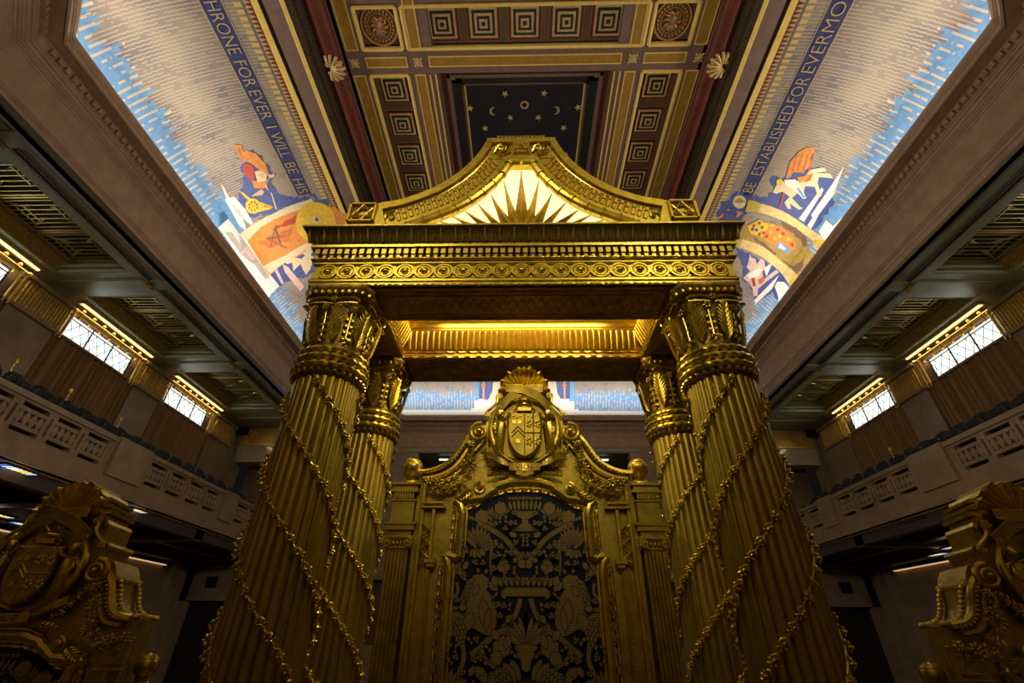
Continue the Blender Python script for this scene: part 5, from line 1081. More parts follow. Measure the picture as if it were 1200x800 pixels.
# columns
def column(x, y, sgn, lab):
    z0, z1 = .28, 2.74; R0 = .213; R1 = .196
    def reed(a, z): return 1+.07*abs(math.cos(12*a))**.6-.05
    prof = [(R0+(R1-R0)*(z-z0)/(z1-z0), z) for z in [z0+(z1-z0)*i/10 for i in range(11)]]
    m_ = MB(); m_.lathe(prof, 288, (x, y), reed); sh = cb(m_, 'column', shaftgold, None, 25, lab)
    m_ = MB(); m_.box(x-.29, x+.29, y-.29, y+.29, .0, .12); m_.lathe([(.285, .12), (.29, .15), (.28, .18), (.25, .19), (.24, .22), (.25, .24), (.245, .27), (.22, .29)], 32, (x, y)); m_.build('base', gold2, sh)
    # rose garlands winding down
    for st in range(4):
        m_ = MB(); turns = 1.5; n = 40; rr = random.Random(st)
        pts = []
        for k in range(n+1):
            t = k/n; z = z1-.06-(z1-.06-z0-.05)*t; a = sgn*(2*PI*turns*t+PI/2*st)+GPH; R = R0+(R1-R0)*(z-z0)/(z1-z0)
            pts.append((x+(R+.010)*math.cos(a), y+(R+.010)*math.sin(a), z))
        m_.tube(pts, .007, 5)
        for k in range(n):
            p = Vector(pts[k]); q = Vector(pts[k+1]); nrm = Vector((p.x-x, p.y-y, 0)).normalized(); d = (q-p).normalized(); sd = nrm.cross(d)
            c = p+nrm*.010
            rosette(m_, c+nrm*.004, .024+.004*rr.random(), nrm, 5, .55, 5)
            for sg in (-1, 1):
                u = (d*.75+sd*sg*.65).normalized(); M = Matrix((u, nrm.cross(u), nrm)).transposed(); m_.ell(p.lerp(q, .5)+u*.014+nrm*.006, (.021, .008, .006), 6, 4, M)
        m_.build('garland', gold, sh)
    # capital
    cap = MB(); cap.lathe([(.196, 2.73), (.205, 2.735), (.212, 2.75), (.205, 2.765)], 48, (x, y))
    cap.lathe([(.20, 2.765), (.20, 2.95), (.192, 2.96), (.19, 3.10), (.196, 3.2), (.215, 3.28), (.225, 3.31), (.20, 3.33)], 48, (x, y))
    h, c_ = .245, .075
    O8 = [(x-h, y-h+c_), (x-h+c_, y-h), (x+h-c_, y-h), (x+h, y-h+c_), (x+h, y+h-c_), (x+h-c_, y+h), (x-h+c_, y+h), (x-h, y+h-c_)]
    loop_sweep(cap, [(-.1, 3.30), (-.05, 3.305), (-.03, 3.32), (-.012, 3.35), (-.005, 3.37), (0, 3.38), (0, 3.402), (-.1, 3.402)], O8)
    co = cap.build('capital', antique, sh)
    m_ = MB()
    for z, r, t in ((2.80, .216, .024), (2.855, .214, .026), (2.91, .210, .022)):
        P = [(x+r*math.cos(2*PI*i/120), y+r*math.sin(2*PI*i/120), z) for i in range(120)]
        m_.tube(P, t, 8, True, twist=lambda k, an: 1+.12*math.cos(2*an-k*1.3))
    for i in range(30): a = 2*PI*i/30; m_.ell((x+.218*math.cos(a), y+.218*math.sin(a), 2.758), (.017, .017, .014), 6, 4)
    m_.build('rope_ring', gold, sh); m_ = MB()
    for i in range(8):                                       # bead row round the abacus
        a, b = Vector(O8[i]), Vector(O8[(i+1) % 8]); nb = max(2, int((b-a).length/.045))
        for j in range(nb):
            p = a.lerp(b, (j+.5)/nb); p = p+(Vector((x, y))-p)*.06; m_.ell((p.x, p.y, 3.345), (.016, .016, .020), 6, 4)
    m_.build('abacus_beading', gold, sh)
    m_ = MB()
    for i in range(16):
        a = 2*PI*(i+.5)/16; d = Vector((math.cos(a), math.sin(a), 0)); o = Vector((x, y, 0))
        if i % 2 == 0: leafshape(m_, o+d*.193+Vector((0, 0, 2.965)), o+d*.215+Vector((0, 0, 3.235)), .050, .013, d, .035, 9)
        else:
            t = Vector((-d.y, d.x, 0))
            m_.tube([o+d*.196+Vector((0, 0, 2.97)), o+d*.200+Vector((0, 0, 3.1)), o+d*.215+Vector((0, 0, 3.21))], .007, 6)
            for j, zz in enumerate((3.0, 3.05, 3.10, 3.15)):
                for sg in (-1, 1): M = Matrix((t, d, Vector((0, 0, 1)))).transposed(); m_.ell(o+d*.205+t*sg*.017+Vector((0, 0, zz)), (.015, .010, .014), 6, 4, M)
            rosette(m_, o+d*.222+Vector((0, 0, 3.225)), .030, d, 6, .6, 6)
            for sg in (-1, 1): m_.tube([o+d*.21+t*sg*.02*math.cos(q*.6)+t*sg*.015+Vector((0, 0, 2.985+.02*math.sin(q*.6))) for q in range(9)], .005, 5)
    for i in range(4):                                       # shallow arched bows under the abacus, two to each side
        a = PI/2*i; d = Vector((math.cos(a), math.sin(a), 0)); t = Vector((-d.y, d.x, 0)); o = Vector((x, y, 0))
        for sg in (-1, 1):
            m_.tube([o+d*.222+t*(sg*.085+.085*math.cos(q))+Vector((0, 0, 3.265+.035*math.sin(q))) for q in [PI*j/8 for j in range(9)]], .010, 6)
            m_.tube([o+d*.215+t*(sg*.085+.075*math.cos(q))+Vector((0, 0, 3.255+.012*math.sin(q))) for q in [PI*j/8 for j in range(9)]], .006, 5)
        rosette(m_, o+d*.232+Vector((0, 0, 3.285)), .026, d, 6, .5, 6)
        dd = (d+t).normalized(); m_.tube([o+dd*(.225+.03*math.cos(q*.5)*(1-q/18))+Vector((0, 0, 3.24+.03*math.sin(q*.5)*(1-q/18))) for q in range(16)], .010, 6)
    m_.build('capital_leaves', gold, sh)
GPH = -3.02
column(-1.245, 2.575, 1, 'front left column'); GPH = 1.45; column(1.245, 2.575, -1, 'front right column')
GPH = -1.19; column(-1.245, 3.50, 1, 'rear left column'); GPH = 1.19; column(1.245, 3.50, -1, 'rear right column')

# ================================================================== THE THRONES
CREST = [(0, 2.95), (.10, 2.945), (.14, 2.93), (.165, 2.895), (.185, 2.90), (.195, 2.87), (.185, 2.845), (.21, 2.80), (.25, 2.755), (.272, 2.76), (.28, 2.735), (.268, 2.70), (.272, 2.665),
         (.31, 2.665), (.355, 2.652), (.385, 2.61), (.41, 2.55)]
def throne(name, loc, rz, scale, lab, side=False):
    root = empty(name, loc, lab, 'throne', None, None, rz); root.scale = (scale,)*3
    if side: END = [(.425, 2.49), (.44, 2.44), (.465, 2.395), (.50, 2.365), (.545, 2.352), (.585, 2.348)]; XE = .585; D = .34
    else: END = [(.43, 2.49), (.465, 2.43), (.51, 2.38), (.57, 2.345), (.63, 2.325), (.70, 2.318)]; XE = .70; D = .22
    half = CREST+END
    # back board: body, legs
    m_ = MB(); P = [(x, z) for x, z in half]+[(XE, 2.25), (XE-.03, .0), (0, .0)]
    full = [(-x, z) for x, z in reversed(P[1:-1])]+[(-P[-1][0], 0)] ; full = P+[(-x, z) for x, z in reversed(P[1:])]
    full = P[:-1]+[(-x, z) for x, z in reversed(P[1:-1])]
    m_.prism(full, 0, D); m_.build('backboard', gold2, root, 30)
    # panel with woven damask
    PO = [(0, 2.195), (.12, 2.188), (.21, 2.163), (.27, 2.128), (.32, 2.094), (.38, 2.078), (.457, 2.076), (.460, 1.93), (.462, 1.80), (.478, 1.768), (.515, 1.752), (.515, 1.3), (.515, .80)]
    full = PO+[(-x, z) for x, z in reversed(PO[1:])]
    m_ = MB(); m_.prism(full, -.012, 0); dm = m_.build('damask_panel', damask_bg, root, 0)
    m_ = MB(); damask(m_); m_.build('woven_pattern', [fabric, damask_bg], dm, 0)
    # frame mouldings
    def off(P, d): 
        Q = []
        for i, p in enumerate(P):
            a = Vector(P[max(i-1, 0)]); b = Vector(P[min(i+1, len(P)-1)]); e = (b-a).normalized(); Q.append((p[0]-e.y*d*-1*-1 if False else p[0]+(-e.y)*d*-1, p[1]+e.x*d*-1*-1))
        return Q
    m_ = MB(); rp = MB(); bd = MB()
    for s in (-1, 1):
        sm = [(q[0], q[1]) for q in resample([(p[0], p[1], 0) for p in PO], .012)]
        def ring(d, y): return [(s*x, y, z) for x, z in off(sm, d)]
        rp.rope(ring(.012, -.016), .011, 6, .008)
        m_.tube(ring(.034, -.02), .010, 6, upv=(0, 1, 0)); m_.tube(ring(.062, -.03), .026, 8, upv=(0, 1, 0)); m_.tube(ring(.094, -.02), .010, 6, upv=(0, 1, 0))
        m_.bbox(*sorted((s*.578, s*.592)), -.03, .0, .2, 1.76)
        for k in range(90):
            z = .80+.0105*k; bd.box(*sorted((s*.562, s*.588)), -.046, -.02, z, z+.0065)
        # shoulder ledges
        m_.bbox(*sorted((s*.53, s*.60)), -.06, .0, 1.775, 1.80); m_.bbox(*sorted((s*.54, s*.585)), -.055, .0, 1.755, 1.775)
        for x0, x1, z0, z1, y in ((.50, .66, 2.09, 2.105, -.05), (.52, .66, 2.12, 2.135, -.04)): m_.bbox(*sorted((s*x0, s*x1)), y, 0, z0, z1)
        m_.bbox(*sorted((s*.56, s*.585)), -.04, 0, 1.80, 2.09); m_.bbox(*sorted((s*.635, s*.66)), -.03, 0, .2, 2.25)
        m_.tube([(s*(.610+.024*(-1)**k), -.035, 2.0-.038*k) for k in range(7)], .010, 6)
    build_lr(m_, 'panel_moulding', gold, root); build_lr(rp, 'rope_border', goldb if not side else gold, root); build_lr(bd, 'bead_strip', goldb if not side else gold, root, 0)
    # scrolls where the arch meets the shoulders
    m_ = MB()
    for s in (-1, 1):
        m_.tube(spiral((s*.285, 2.212), .038, 1.6, -s, PI/2, 26, -.05), lambda t: .012-.004*t, 7, upv=(0, 1, 0)); m_.ell((s*.285, -.06, 2.212), (.012, .02, .012), 8, 5)
        leafshape(m_, (s*.33, -.04, 2.20), (s*.42, -.04, 2.135), .035, .012, (0, -1, 0), .01, 5)
    build_lr(m_, 'arch_scroll', gold, root)
    # outer slope mouldings of the crest
    m_ = MB(); e_ = MB()
    for s in (-1, 1):
        SL = smoothpts([(s*x, -.03, z) for x, z in [(.345, 2.60), (.40, 2.54)]+END], 2)
        m_.tube(SL, .020, 7, upv=(0, 1, 0)); SL2 = [(p.x-s*.034, p.y-.008, p.z-.038) for p in SL]; m_.tube(SL2, .017, 6, upv=(0, 1, 0)); SL3 = [(p.x-s*.062, p.y, p.z-.070) for p in SL]; m_.tube(SL3[2:-8], .011, 6, upv=(0, 1, 0))
        R_ = resample([(p.x-s*.012, p.y-.022, p.z-.012) for p in SL], .024)
        for p in R_: e_.ell(p, (.011, .010, .009), 6, 4)
        m_.tube(spiral((s*.31, 2.588), .066, 2.0, -s, PI/2+.2*s, 40, -.06), lambda t: .016-.006*t, 8, upv=(0, 1, 0)); m_.ell((s*.31, -.085, 2.588), (.018, .02, .018), 8, 6)
        if side:                                             # carved side of the crest seen beside the volute
            m_.tube([(s*.405, y, 2.555) for y in (-.02, D+.0)], .02, 8); 
            for yy in (.03, D-.05):
                q_ = MB()
                for p in SL[::2]: q_.ell((p.x+s*.02, yy, p.z+.005), (.016, .022, .018), 6, 4)
                q_.build('side_leaf_row', gold, root)
    build_lr(m_, 'crest_moulding', gold, root); build_lr(e_, 'leaf_course', gold, root)
    # swags of fruit and flowers
    for s in (-1, 1):
        m_ = MB(); rr = random.Random(5)
        path = smoothpts([(s*.355, -.05, 2.51), (s*.36, -.05, 2.41), (s*.39, -.05, 2.31), (s*.46, -.06, 2.235), (s*.54, -.06, 2.205), (s*.61, -.05, 2.225)], 2)
        for k, p in enumerate(resample(path, .020)):
            t = k/24; r = .012+.018*math.sin(PI*min(1, t*.9))
            for j in range(4):
                a = rr.random()*6.28; c = Vector(p)+Vector((math.cos(a)*r, -.012*rr.random(), math.sin(a)*r))
                if rr.random() < .3: rosette(m_, c, .020, (0, -1, 0), 5, .5, 5)
                elif rr.random() < .5: m_.ell(c, (.013, .013, .013), 6, 4)
                else: d = Vector((math.cos(a), -.3, math.sin(a))).normalized(); m_.ell(c+d*.008, (.022, .008, .008), 6, 4, Matrix((d, d.cross(Vector((0, 1, 0))).normalized(), d.cross(d.cross(Vector((0, 1, 0))).normalized()))).transposed())
        rosette(m_, (s*.55, -.10, 2.235), .036, (0, -1, 0), 7, .5, 7); rosette(m_, (s*.36, -.08, 2.50), .026, (0, -1, 0), 6, .5, 6); rosette(m_, (s*.615, -.08, 2.25), .032, (0, -1, 0), 6, .5, 6)
        m_.build('swag', gold, root)
    # cartouche
    m_ = MB(); ov = [(.235*math.sin(a)*(1-.10*math.cos(a)*0), 2.605-.225*math.cos(a)) for a in [2*PI*i/44 for i in range(44)]]
    m_.prism(ov, -.05, 0, None, .012); ct = m_.build('cartouche', gold2, root)
    m_ = MB(); m_.tube([(x*.985, -.06, z) for x, z in ov], .014, 8, True, upv=(0, 1, 0))
    for s in (-1, 1): m_.tube([(s*.232*math.sin(a), -.085, 2.605-.245*math.cos(a)) for a in [i*.11+.25 for i in range(18)]], lambda t: .022*math.sin(PI*(.12+.8*t)), 8, upv=(0, 1, 0))
    m_.build('cartouche_rim', gold, ct)
    # shield with divided field
    SH = [(-.118, 2.705), (0, 2.712), (.118, 2.705), (.116, 2.56), (.105, 2.49), (.075, 2.435), (.04, 2.405), (0, 2.385), (-.04, 2.405), (-.075, 2.435), (-.105, 2.49), (-.116, 2.56)]
    m_ = MB(); m_.prism(SH, -.125, -.04, None, .012); sh = m_.build('shield', gold2, root)
    m_ = MB(); yq = -.128
    m_.tube([(0, yq, 2.70), (0, yq, 2.40)], .003, 5)
    for k in range(2): m_.tube([(-.085, yq, 2.53-.028*k+.03), (-.043, yq, 2.585-.028*k+.02), (-.004, yq, 2.53-.028*k+.03)], .004, 5)
    for cx, cz in ((-.07, 2.635), (-.035, 2.635), (-.043, 2.50)):
        m_.box(cx-.012, cx+.012, yq-.003, yq+.004, cz-.012, cz+.008); 
        for t in (-.01, 0, .01): m_.box(cx+t-.003, cx+t+.003, yq-.003, yq+.004, cz+.008, cz+.016)
    m_.tube([(.06, yq, 2.70), (.06, yq, 2.42)], .004, 5); m_.tube([(.0, yq, 2.56), (.115, yq, 2.56)], .004, 5)
    for cx in (.03, .088):
        for cz in (2.50, 2.625): 
            for j in range(5): a = j*1.26; m_.ell((cx+.014*math.cos(a), yq, cz+.020*math.sin(a)), (.009, .004, .012), 5, 4)
    for k in range(9): m_.ell((-.10+.025*k, yq, 2.672+.008*(k % 2)), (.008, .004, .006), 5, 4)
    m_.build('shield_charges', gold, sh)
    # robed supporters beside the shield
    for s in (-1, 1):
        m_ = MB()
        m_.tube([(s*.165, -.07, 2.42), (s*.172, -.085, 2.50), (s*.168, -.09, 2.58), (s*.160, -.09, 2.64), (s*.158, -.09, 2.665)], lambda t: .022+.016*math.sin(PI*t)-.012*(t > .85), 9, upv=(0, 1, 0))
        for k in range(4): m_.tube([(s*(.145+.014*k), -.10, 2.60), (s*(.150+.013*k), -.115, 2.50), (s*(.142+.016*k), -.10, 2.42)], .006, 5)
        m_.ell((s*.160, -.105, 2.70), (.022, .024, .030), 9, 7); m_.ell((s*.160, -.128, 2.697), (.006, .007, .008), 5, 4); m_.ell((s*.160, -.095, 2.715), (.026, .024, .022), 8, 5)
        m_.tube([(s*.155, -.10, 2.655), (s*.125, -.13, 2.66), (s*.100, -.14, 2.70)], .010, 6); m_.tube([(s*.175, -.09, 2.65), (s*.20, -.10, 2.60), (s*.188, -.12, 2.555)], .010, 6)
        for k in range(5): m_.tube([(s*.175, -.07, 2.66), (s*(.205+.006*k), -.07, 2.70-.03*k), (s*(.222-.002*k), -.06, 2.64-.035*k)], lambda t: .011*math.sin(PI*(.2+.75*t)), 5)
        for k in range(3): rosette(m_, (s*(.175+.01*k), -.07, 2.765-.03*k), .022, (0, -1, 0), 6, .5, 5)
        m_.build('supporter', gold, root)
    # ark between them, crossed drapery, sunburst fan, ear scrolls
    m_ = MB(); m_.bbox(-.05, .05, -.12, -.03, 2.72, 2.752); m_.tube([(-.055, -.10, 2.77), (0, -.12, 2.772), (.055, -.10, 2.77)], .010, 6)
    for s in (-1, 1): m_.tube([(s*.012, -.11, 2.79), (s*.03, -.12, 2.815), (s*.05, -.11, 2.79), (s*.055, -.1, 2.775)], .010, 6); m_.tube([(s*.05, -.1, 2.755), (s*.075, -.09, 2.735), (s*.06, -.09, 2.72)], .007, 6)
    m_.build('ark', gold, root)
    m_ = MB()
    for s in (-1, 1):
        for k in range(6): m_.tube([(s*(.19-.004*k), -.05-.004*k, 2.80-.014*k), (s*.10, -.09-.01*(s > 0), 2.875-.013*k), (-s*.02, -.10-.012*(s > 0), 2.925-.012*k), (-s*.13, -.07, 2.945-.010*k)], .0075, 6, upv=(0, 1, 0))
    m_.build('crossed_drapery', gold2, root)
    m_ = MB(); nF = 15
    for k in range(nF):
        a = math.radians(-80+160*k/(nF-1)); L = .245-.05*abs(a)/1.4-(.015 if k % 2 else 0); d = Vector((math.sin(a), math.cos(a))); n_ = Vector((d.y, -d.x)); c = Vector((0, 2.885))
        wd = .008+.020
        P = [c+d*.03-n_*.006, c+d*L*.92-n_*wd, c+d*L, c+d*L*.92+n_*wd, c+d*.03+n_*.006]
        m_.add([(p.x, -.035, p.y) for p in P]+[(p.x, D*(.97 if side else .5), p.y) for p in P]+[(c.x+d.x*L*.98, -.065, c.y+d.y*L*.98), (c.x+d.x*.05, -.06, c.y+d.y*.05)], [(0, 1, 10, 11), (1, 2, 10), (2, 3, 10), (3, 4, 11, 10), (4, 0, 11)]+[((i+1) % 5, i, i+5, (i+1) % 5+5) for i in range(5)]+[(9, 8, 7, 6, 5)])
    m_.build('sunburst_fan', gold, root, 15)
    m_ = MB()
    for s in (-1, 1):
        m_.tube(smoothpts([(s*.165, -.03, 2.895), (s*.20, -.035, 2.865), (s*.19, -.04, 2.83), (s*.225, -.04, 2.785), (s*.265, -.035, 2.755), (s*.275, -.03, 2.72)], 2), .012, 7, upv=(0, 1, 0))
        m_.tube(spiral((s*.180, 2.875), .024, 1.4, s, 0, 18, -.04), .008, 6, upv=(0, 1, 0)); m_.tube(spiral((s*.262, 2.735), .020, 1.4, s, 0, 18, -.04), .007, 6, upv=(0, 1, 0))
        if side:
            m_.tube([(s*.20, 0, 2.87), (s*.20, D, 2.87)], .028, 8); m_.tube([(s*.272, 0, 2.74), (s*.272, D, 2.74)], .02, 8); m_.box(*sorted((s*.15, s*.235)), .02, D-.02, 2.72, 2.86)
            for z in (2.93, 2.97, 3.01): m_.box(*sorted((s*.10, s*(.215-.02*((z-2.93)/.04)))), .0, D, z, z+.022)
    build_lr(m_, 'ear_scroll', gold, root)
    # motto ribbon
    m_ = MB()
    def rib(x0, x1, z0, z1, y0, y1, sag, nn=10, h=.048):
        vs = []
        for k in range(nn+1):
            t = k/nn; x = x0+(x1-x0)*t; z = z0+(z1-z0)*t-sag*4*t*(1-t)*1.0; y = y0+(y1-y0)*t-.02*math.sin(PI*t); vs += [(x, y, z-h/2), (x, y, z+h/2), (x, y+.012, z+h/2), (x, y+.012, z-h/2)]
        m_.add(vs, [(4*k+j, 4*k+(j+1) % 4, 4*k+4+(j+1) % 4, 4*k+4+j) for k in range(nn) for j in range(4)]+[(0, 1, 2, 3), (4*nn+3, 4*nn+2, 4*nn+1, 4*nn)])
    rib(-.10, .10, 2.345, 2.345, -.09, -.09, .012); rib(-.235, -.085, 2.435, 2.370, -.06, -.08, .015); rib(.085, .235, 2.370, 2.435, -.08, -.06, .015)
    rbn = m_.build('ribbon', goldb if not side else gold, root)
    m_ = MB()
    for wd, x0, x1, z0, z1 in (('AUDI', -.205, -.10, 2.398, 2.357), ('VIDE', -.06, .06, 2.335, 2.335), ('TACE', .10, .205, 2.357, 2.398)):
        vs, fs = text_polys(wd); sl = (z1-z0)/(x1-x0)
        m_ = MB(); m_.add([(x0+(x1-x0)*u-sl*.02*v, -.117 if wd == 'VIDE' else -.100, z0+(z1-z0)*u+.030*(v-.5)) for u, v in vs], fs)
        m_.build('motto_word', mat('incised_letter', (.06, .035, .008), .7, .1), rbn, 0)
    m_ = MB()
    for s in (-1, 1):
        for k in range(7): leafshape(m_, (s*(.16+.012*k), -.03, 2.36+.012*k), (s*(.24+.01*k), -.045, 2.37+.022*k-.03*(k % 2)), .02, .008, (0, -1, 0), .01, 3)
        for k in range(4): leafshape(m_, (s*(.10+.02*k), -.03, 2.315), (s*(.17+.025*k), -.045, 2.305-.004*k), .016, .008, (0, -1, 0), .01, 3)
    build_lr(m_, 'laurel_spray', gold, root)
    # arched hood moulding over the panel
    # pilasters with ionic capitals, blocks and ball finials
    px = .775 if not side else .678; yo = -.02 if not side else .17; zt_ = 0 if not side else -.27
    for s in (-1, 1):
        m_ = MB(); x0, x1 = sorted((s*(px-.075), s*(px+.075)))
        m_.box(x0+.01, x1-.01, yo, yo+.16, .16, 1.86+zt_)
        for k in range(6): xx = x0+.022+(x1-x0-.044)*k/5; m_.tube([(xx, yo-.002, .2), (xx, yo-.002, 1.85+zt_)], .010, 6)
        m_.box(x0-.02, x1+.02, yo-.03, yo+.18, .0, .16)
        pl = m_.build('pilaster', gold2, root)
        m_ = MB(); m_.box(x0-.005, x1+.005, yo-.015, yo+.17, 1.86+zt_, 1.875+zt_); m_.box(x0-.012, x1+.012, yo-.03, yo+.18, 1.918+zt_, 1.93+zt_)
        for e in (-1, 1):
            m_.tube([(q[0], yo-.028, q[2]) for q in spiral((s*px+e*.062, 1.892+zt_), .030, 1.6, -e, PI/2, 24)], lambda t: .009-.003*t, 6, upv=(0, 1, 0)); m_.ell((s*px+e*.062, yo-.035, 1.892+zt_), (.009, .01, .009), 6, 4)
        for k in range(3): m_.ell((s*px-.025+.025*k, yo-.02, 1.885+zt_), (.011, .012, .015), 6, 5)
        m_.build('ionic_capital', gold, pl)
        m_ = MB()
        for dz, z1_, gx in ((1.93, 1.965, .0), (1.965, 1.995, .018), (1.995, 2.01, .028), (2.01, 2.14, .0), (2.14, 2.15, .01), (2.195, 2.21, .02), (2.21, 2.24, .008), (2.24, 2.255, .024)): m_.box(x0-gx+.004, x1+gx-.004, yo-gx, yo+.16+gx, dz+zt_, z1_+zt_)
        m_.box(x0+.012, x1-.012, yo+.01, yo+.15, 2.15+zt_, 2.20+zt_)
        for k in range(8): xx = x0+.018+(x1-x0-.036)*k/7; m_.box(xx-.006, xx+.006, yo-.012, yo+.02, 2.155+zt_, 2.195+zt_)
        m_.build('entablature_block', gold2, pl, 0)
        cbx = (s*(px-.012), yo+.07)
        m_ = MB(); m_.lathe([(.07, 2.255+zt_), (.068, 2.27+zt_), (.05, 2.285+zt_), (.035, 2.30+zt_), (.045, 2.31+zt_), (.03, 2.32+zt_)], 24, cbx); m_.lathe([(.002, 2.308+zt_)]+[(.066*math.sin(PI*k/14), 2.374+zt_-.066*math.cos(PI*k/14)) for k in range(1, 14)]+[(.002, 2.44+zt_)], 28, cbx)
        bl = m_.build('ball_finial', gold, pl)
        m_ = MB()                                            # meridians and parallels engraved on the globe
        c = Vector((cbx[0], cbx[1], 2.374+zt_))
        for k in range(4):
            a = PI*k/4; m_.tube([c+Vector((.067*math.sin(t)*math.cos(a), .067*math.sin(t)*math.sin(a), .067*math.cos(t))) for t in [2*PI*i/28 for i in range(28)]], .0022, 4, True)
        for z in (-.035, 0, .035): r = math.sqrt(.067**2-z*z); m_.tube([c+Vector((r*math.cos(t), r*math.sin(t), z)) for t in [2*PI*i/28 for i in range(28)]], .0022, 4, True)
        m_.build('globe_lines', golddark, bl)
    # seat and arms, below the picture
    m_ = MB(); m_.box(-.50, .50, -.55, -.02, .42, .52); m_.prism([(-.48, .52), (.48, .52), (.46, .60), (-.46, .60)], -.54, -.03, None, .03); m_.build('seat', damask_bg, root)
    for s in (-1, 1):
        m_ = MB(); m_.tube(smoothpts([(s*.55, -.02, .92), (s*.55, -.25, .90), (s*.55, -.45, .86), (s*.55, -.54, .80)], 2), .035, 8); m_.box(*sorted((s*.51, s*.59)), -.50, -.42, .0, .84); m_.box(*sorted((s*.52, s*.58)), -.5, -.02, .40, .50); m_.build('armrest', gold2, root)
    return root

def damask(m_):                                              # woven design: urn, lions, basket, thistles, foliage, mirrored about the middle
    Y = [-.0135]; SHP = []
    def leafp(x, z, a, L, w_, n=6):
        d = Vector((math.sin(a), math.cos(a))); nn = Vector((d.y, -d.x)); c = Vector((x, z)); P = []
        for k in range(n+1): t = k/n; P.append(c+d*L*t+nn*w_*math.sin(PI*t)**.8)
        for k in range(n-1, 0, -1): t = k/n; P.append(c+d*L*t-nn*w_*math.sin(PI*t)**.8)
        put([(p.x, p.y) for p in P])
    def put(P, line=True):
        lim = lambda q: [(min(x, .505 if z < 1.755 else .452), z) for x, z in q]
        P = lim(P)
        SHP.append(P)
        if line:
            m_.cur = 1; Q = lim(inset(P, -.0035))
            for s in (-1, 1): m_.add([(s*x, Y[0], z) for x, z in Q], [tuple(range(len(Q)))])
            Y[0] -= .00004; m_.cur = 0
        for s in (-1, 1): m_.add([(s*x, Y[0], z) for x, z in P], [tuple(range(len(P)))])
        Y[0] -= .00004
    def disc(x, z, r, sc_=0, n=14): put([(x+r*(1+(.18 if (k % 2 and sc_) else 0))*math.cos(2*PI*k/n), z+r*(1+(.18 if (k % 2 and sc_) else 0))*math.sin(2*PI*k/n)) for k in range(n)])
    def stem(P, w_):
        P = smoothpts([(p[0], p[1], 0) for p in P], 2); A = []; B = []
        for k, p in enumerate(P):
            t = (P[min(k+1, len(P)-1)]-P[max(k-1, 0)]).normalized(); A.append((p.x-t.y*w_, p.y+t.x*w_)); B.append((p.x+t.y*w_, p.y-t.x*w_))
        put(A+B[::-1])
    def thistle(x, z, a, s_=1.0):
        for k in range(7): leafp(x, z, a+(k-3)*.24, .125*s_*(1-.05*abs(k-3)), .012*s_)
        for k in range(4): leafp(x+.01*s_*math.cos(k), z, a+PI+(k-1.5)*.5, .045*s_, .014*s_)
    def pine(x, z, a, s_=1.0):                               # overlapping scales
        d = Vector((math.sin(a), math.cos(a))); nn = Vector((d.y, -d.x))
        for r_ in range(5):
            wr = [2, 3, 4, 3, 2][r_]
            for k in range(wr): p = Vector((x, z))+d*.022*s_*r_+nn*(k-(wr-1)/2)*.017*s_; leafp(p.x, p.y, a, .026*s_, .0085*s_, 4)
    # urn at the head
    for k in range(5): x = .012+.022*k; 
    for k in range(4): leafp(.012+.024*k, 2.085, .10*k, .072-.004*k, .010)
    put([(0, 2.175), (.105, 2.165), (.10, 2.150), (0, 2.155)]); put([(0, 2.08), (.085, 2.085), (.05, 2.05), (.018, 2.035), (.018, 2.01), (.055, 1.985), (.085, 1.975), (.085, 1.963), (0, 1.963)])
    for k in range(5): disc(.01+.022*k, 2.162, .009, 0, 8)
    # ostrich-like sprays and branches
    stem([(.10, 2.09), (.16, 2.05), (.24, 2.00), (.33, 2.04), (.40, 2.055)], .008); thistle(.20, 2.02, .1, .75); disc(.155, 2.10, .035, 1); disc(.27, 2.045, .04, 1)
    stem([(.02, 1.80), (.07, 1.86), (.12, 1.92), (.20, 1.97), (.30, 2.01)], .014); pine(.165, 1.90, 1.9, 1.0); stem([(.20, 1.72), (.21, 1.80), (.20, 1.88), (.23, 1.95)], .007)
    thistle(.29, 1.86, .05, 1.15); thistle(.40, 1.95, .2, .9); leafp(.38, 2.07, 2.6, .08, .03); leafp(.42, 2.03, 3.0, .08, .03)
    for k in range(5): leafp(.01, 1.80, (k-2)*.4+.5, .05, .010)
    leafp(.12, 1.72, .15, .10, .03); leafp(.125, 1.74, -.6, .05, .018); leafp(.125, 1.74, .9, .05, .018); disc(.02, 1.78, .022, 1); disc(.06, 1.80, .014)
    leafp(.40, 1.74, 0, .11, .022); disc(.375, 1.735, .024); disc(.425, 1.735, .024); leafp(.40, 1.78, .8, .05, .012); leafp(.40, 1.78, -.8, .05, .012)
    # crown-like basket held at the middle
    put([(0, 1.655), (.115, 1.655), (.14, 1.635), (.14, 1.61), (.115, 1.595), (.115, 1.612), (0, 1.612)])
    for k in range(5): leafp(.015+.03*k, 1.66, .12*k, .055+.012*(k % 2), .013); disc(.03*k+.01, 1.70, .009, 0, 8)
    leafp(.16, 1.64, .9, .07, .02); leafp(.17, 1.66, .3, .06, .02); stem([(.03, 1.60), (.05, 1.53), (.09, 1.48), (.11, 1.46)], .013); disc(.11, 1.452, .030); stem([(.11, 1.452), (.18, 1.42), (.26, 1.36), (.30, 1.33)], .014)
    # lion, seated, facing the middle
    put([(.215, 1.70), (.25, 1.725), (.30, 1.72), (.315, 1.70), (.345, 1.68), (.37, 1.60), (.36, 1.56), (.42, 1.52), (.43, 1.48), (.39, 1.46), (.33, 1.47), (.28, 1.45), (.24, 1.43), (.20, 1.42), (.18, 1.44), (.165, 1.47), (.16, 1.53), (.175, 1.58), (.205, 1.62), (.225, 1.645), (.215, 1.66), (.22, 1.675)])
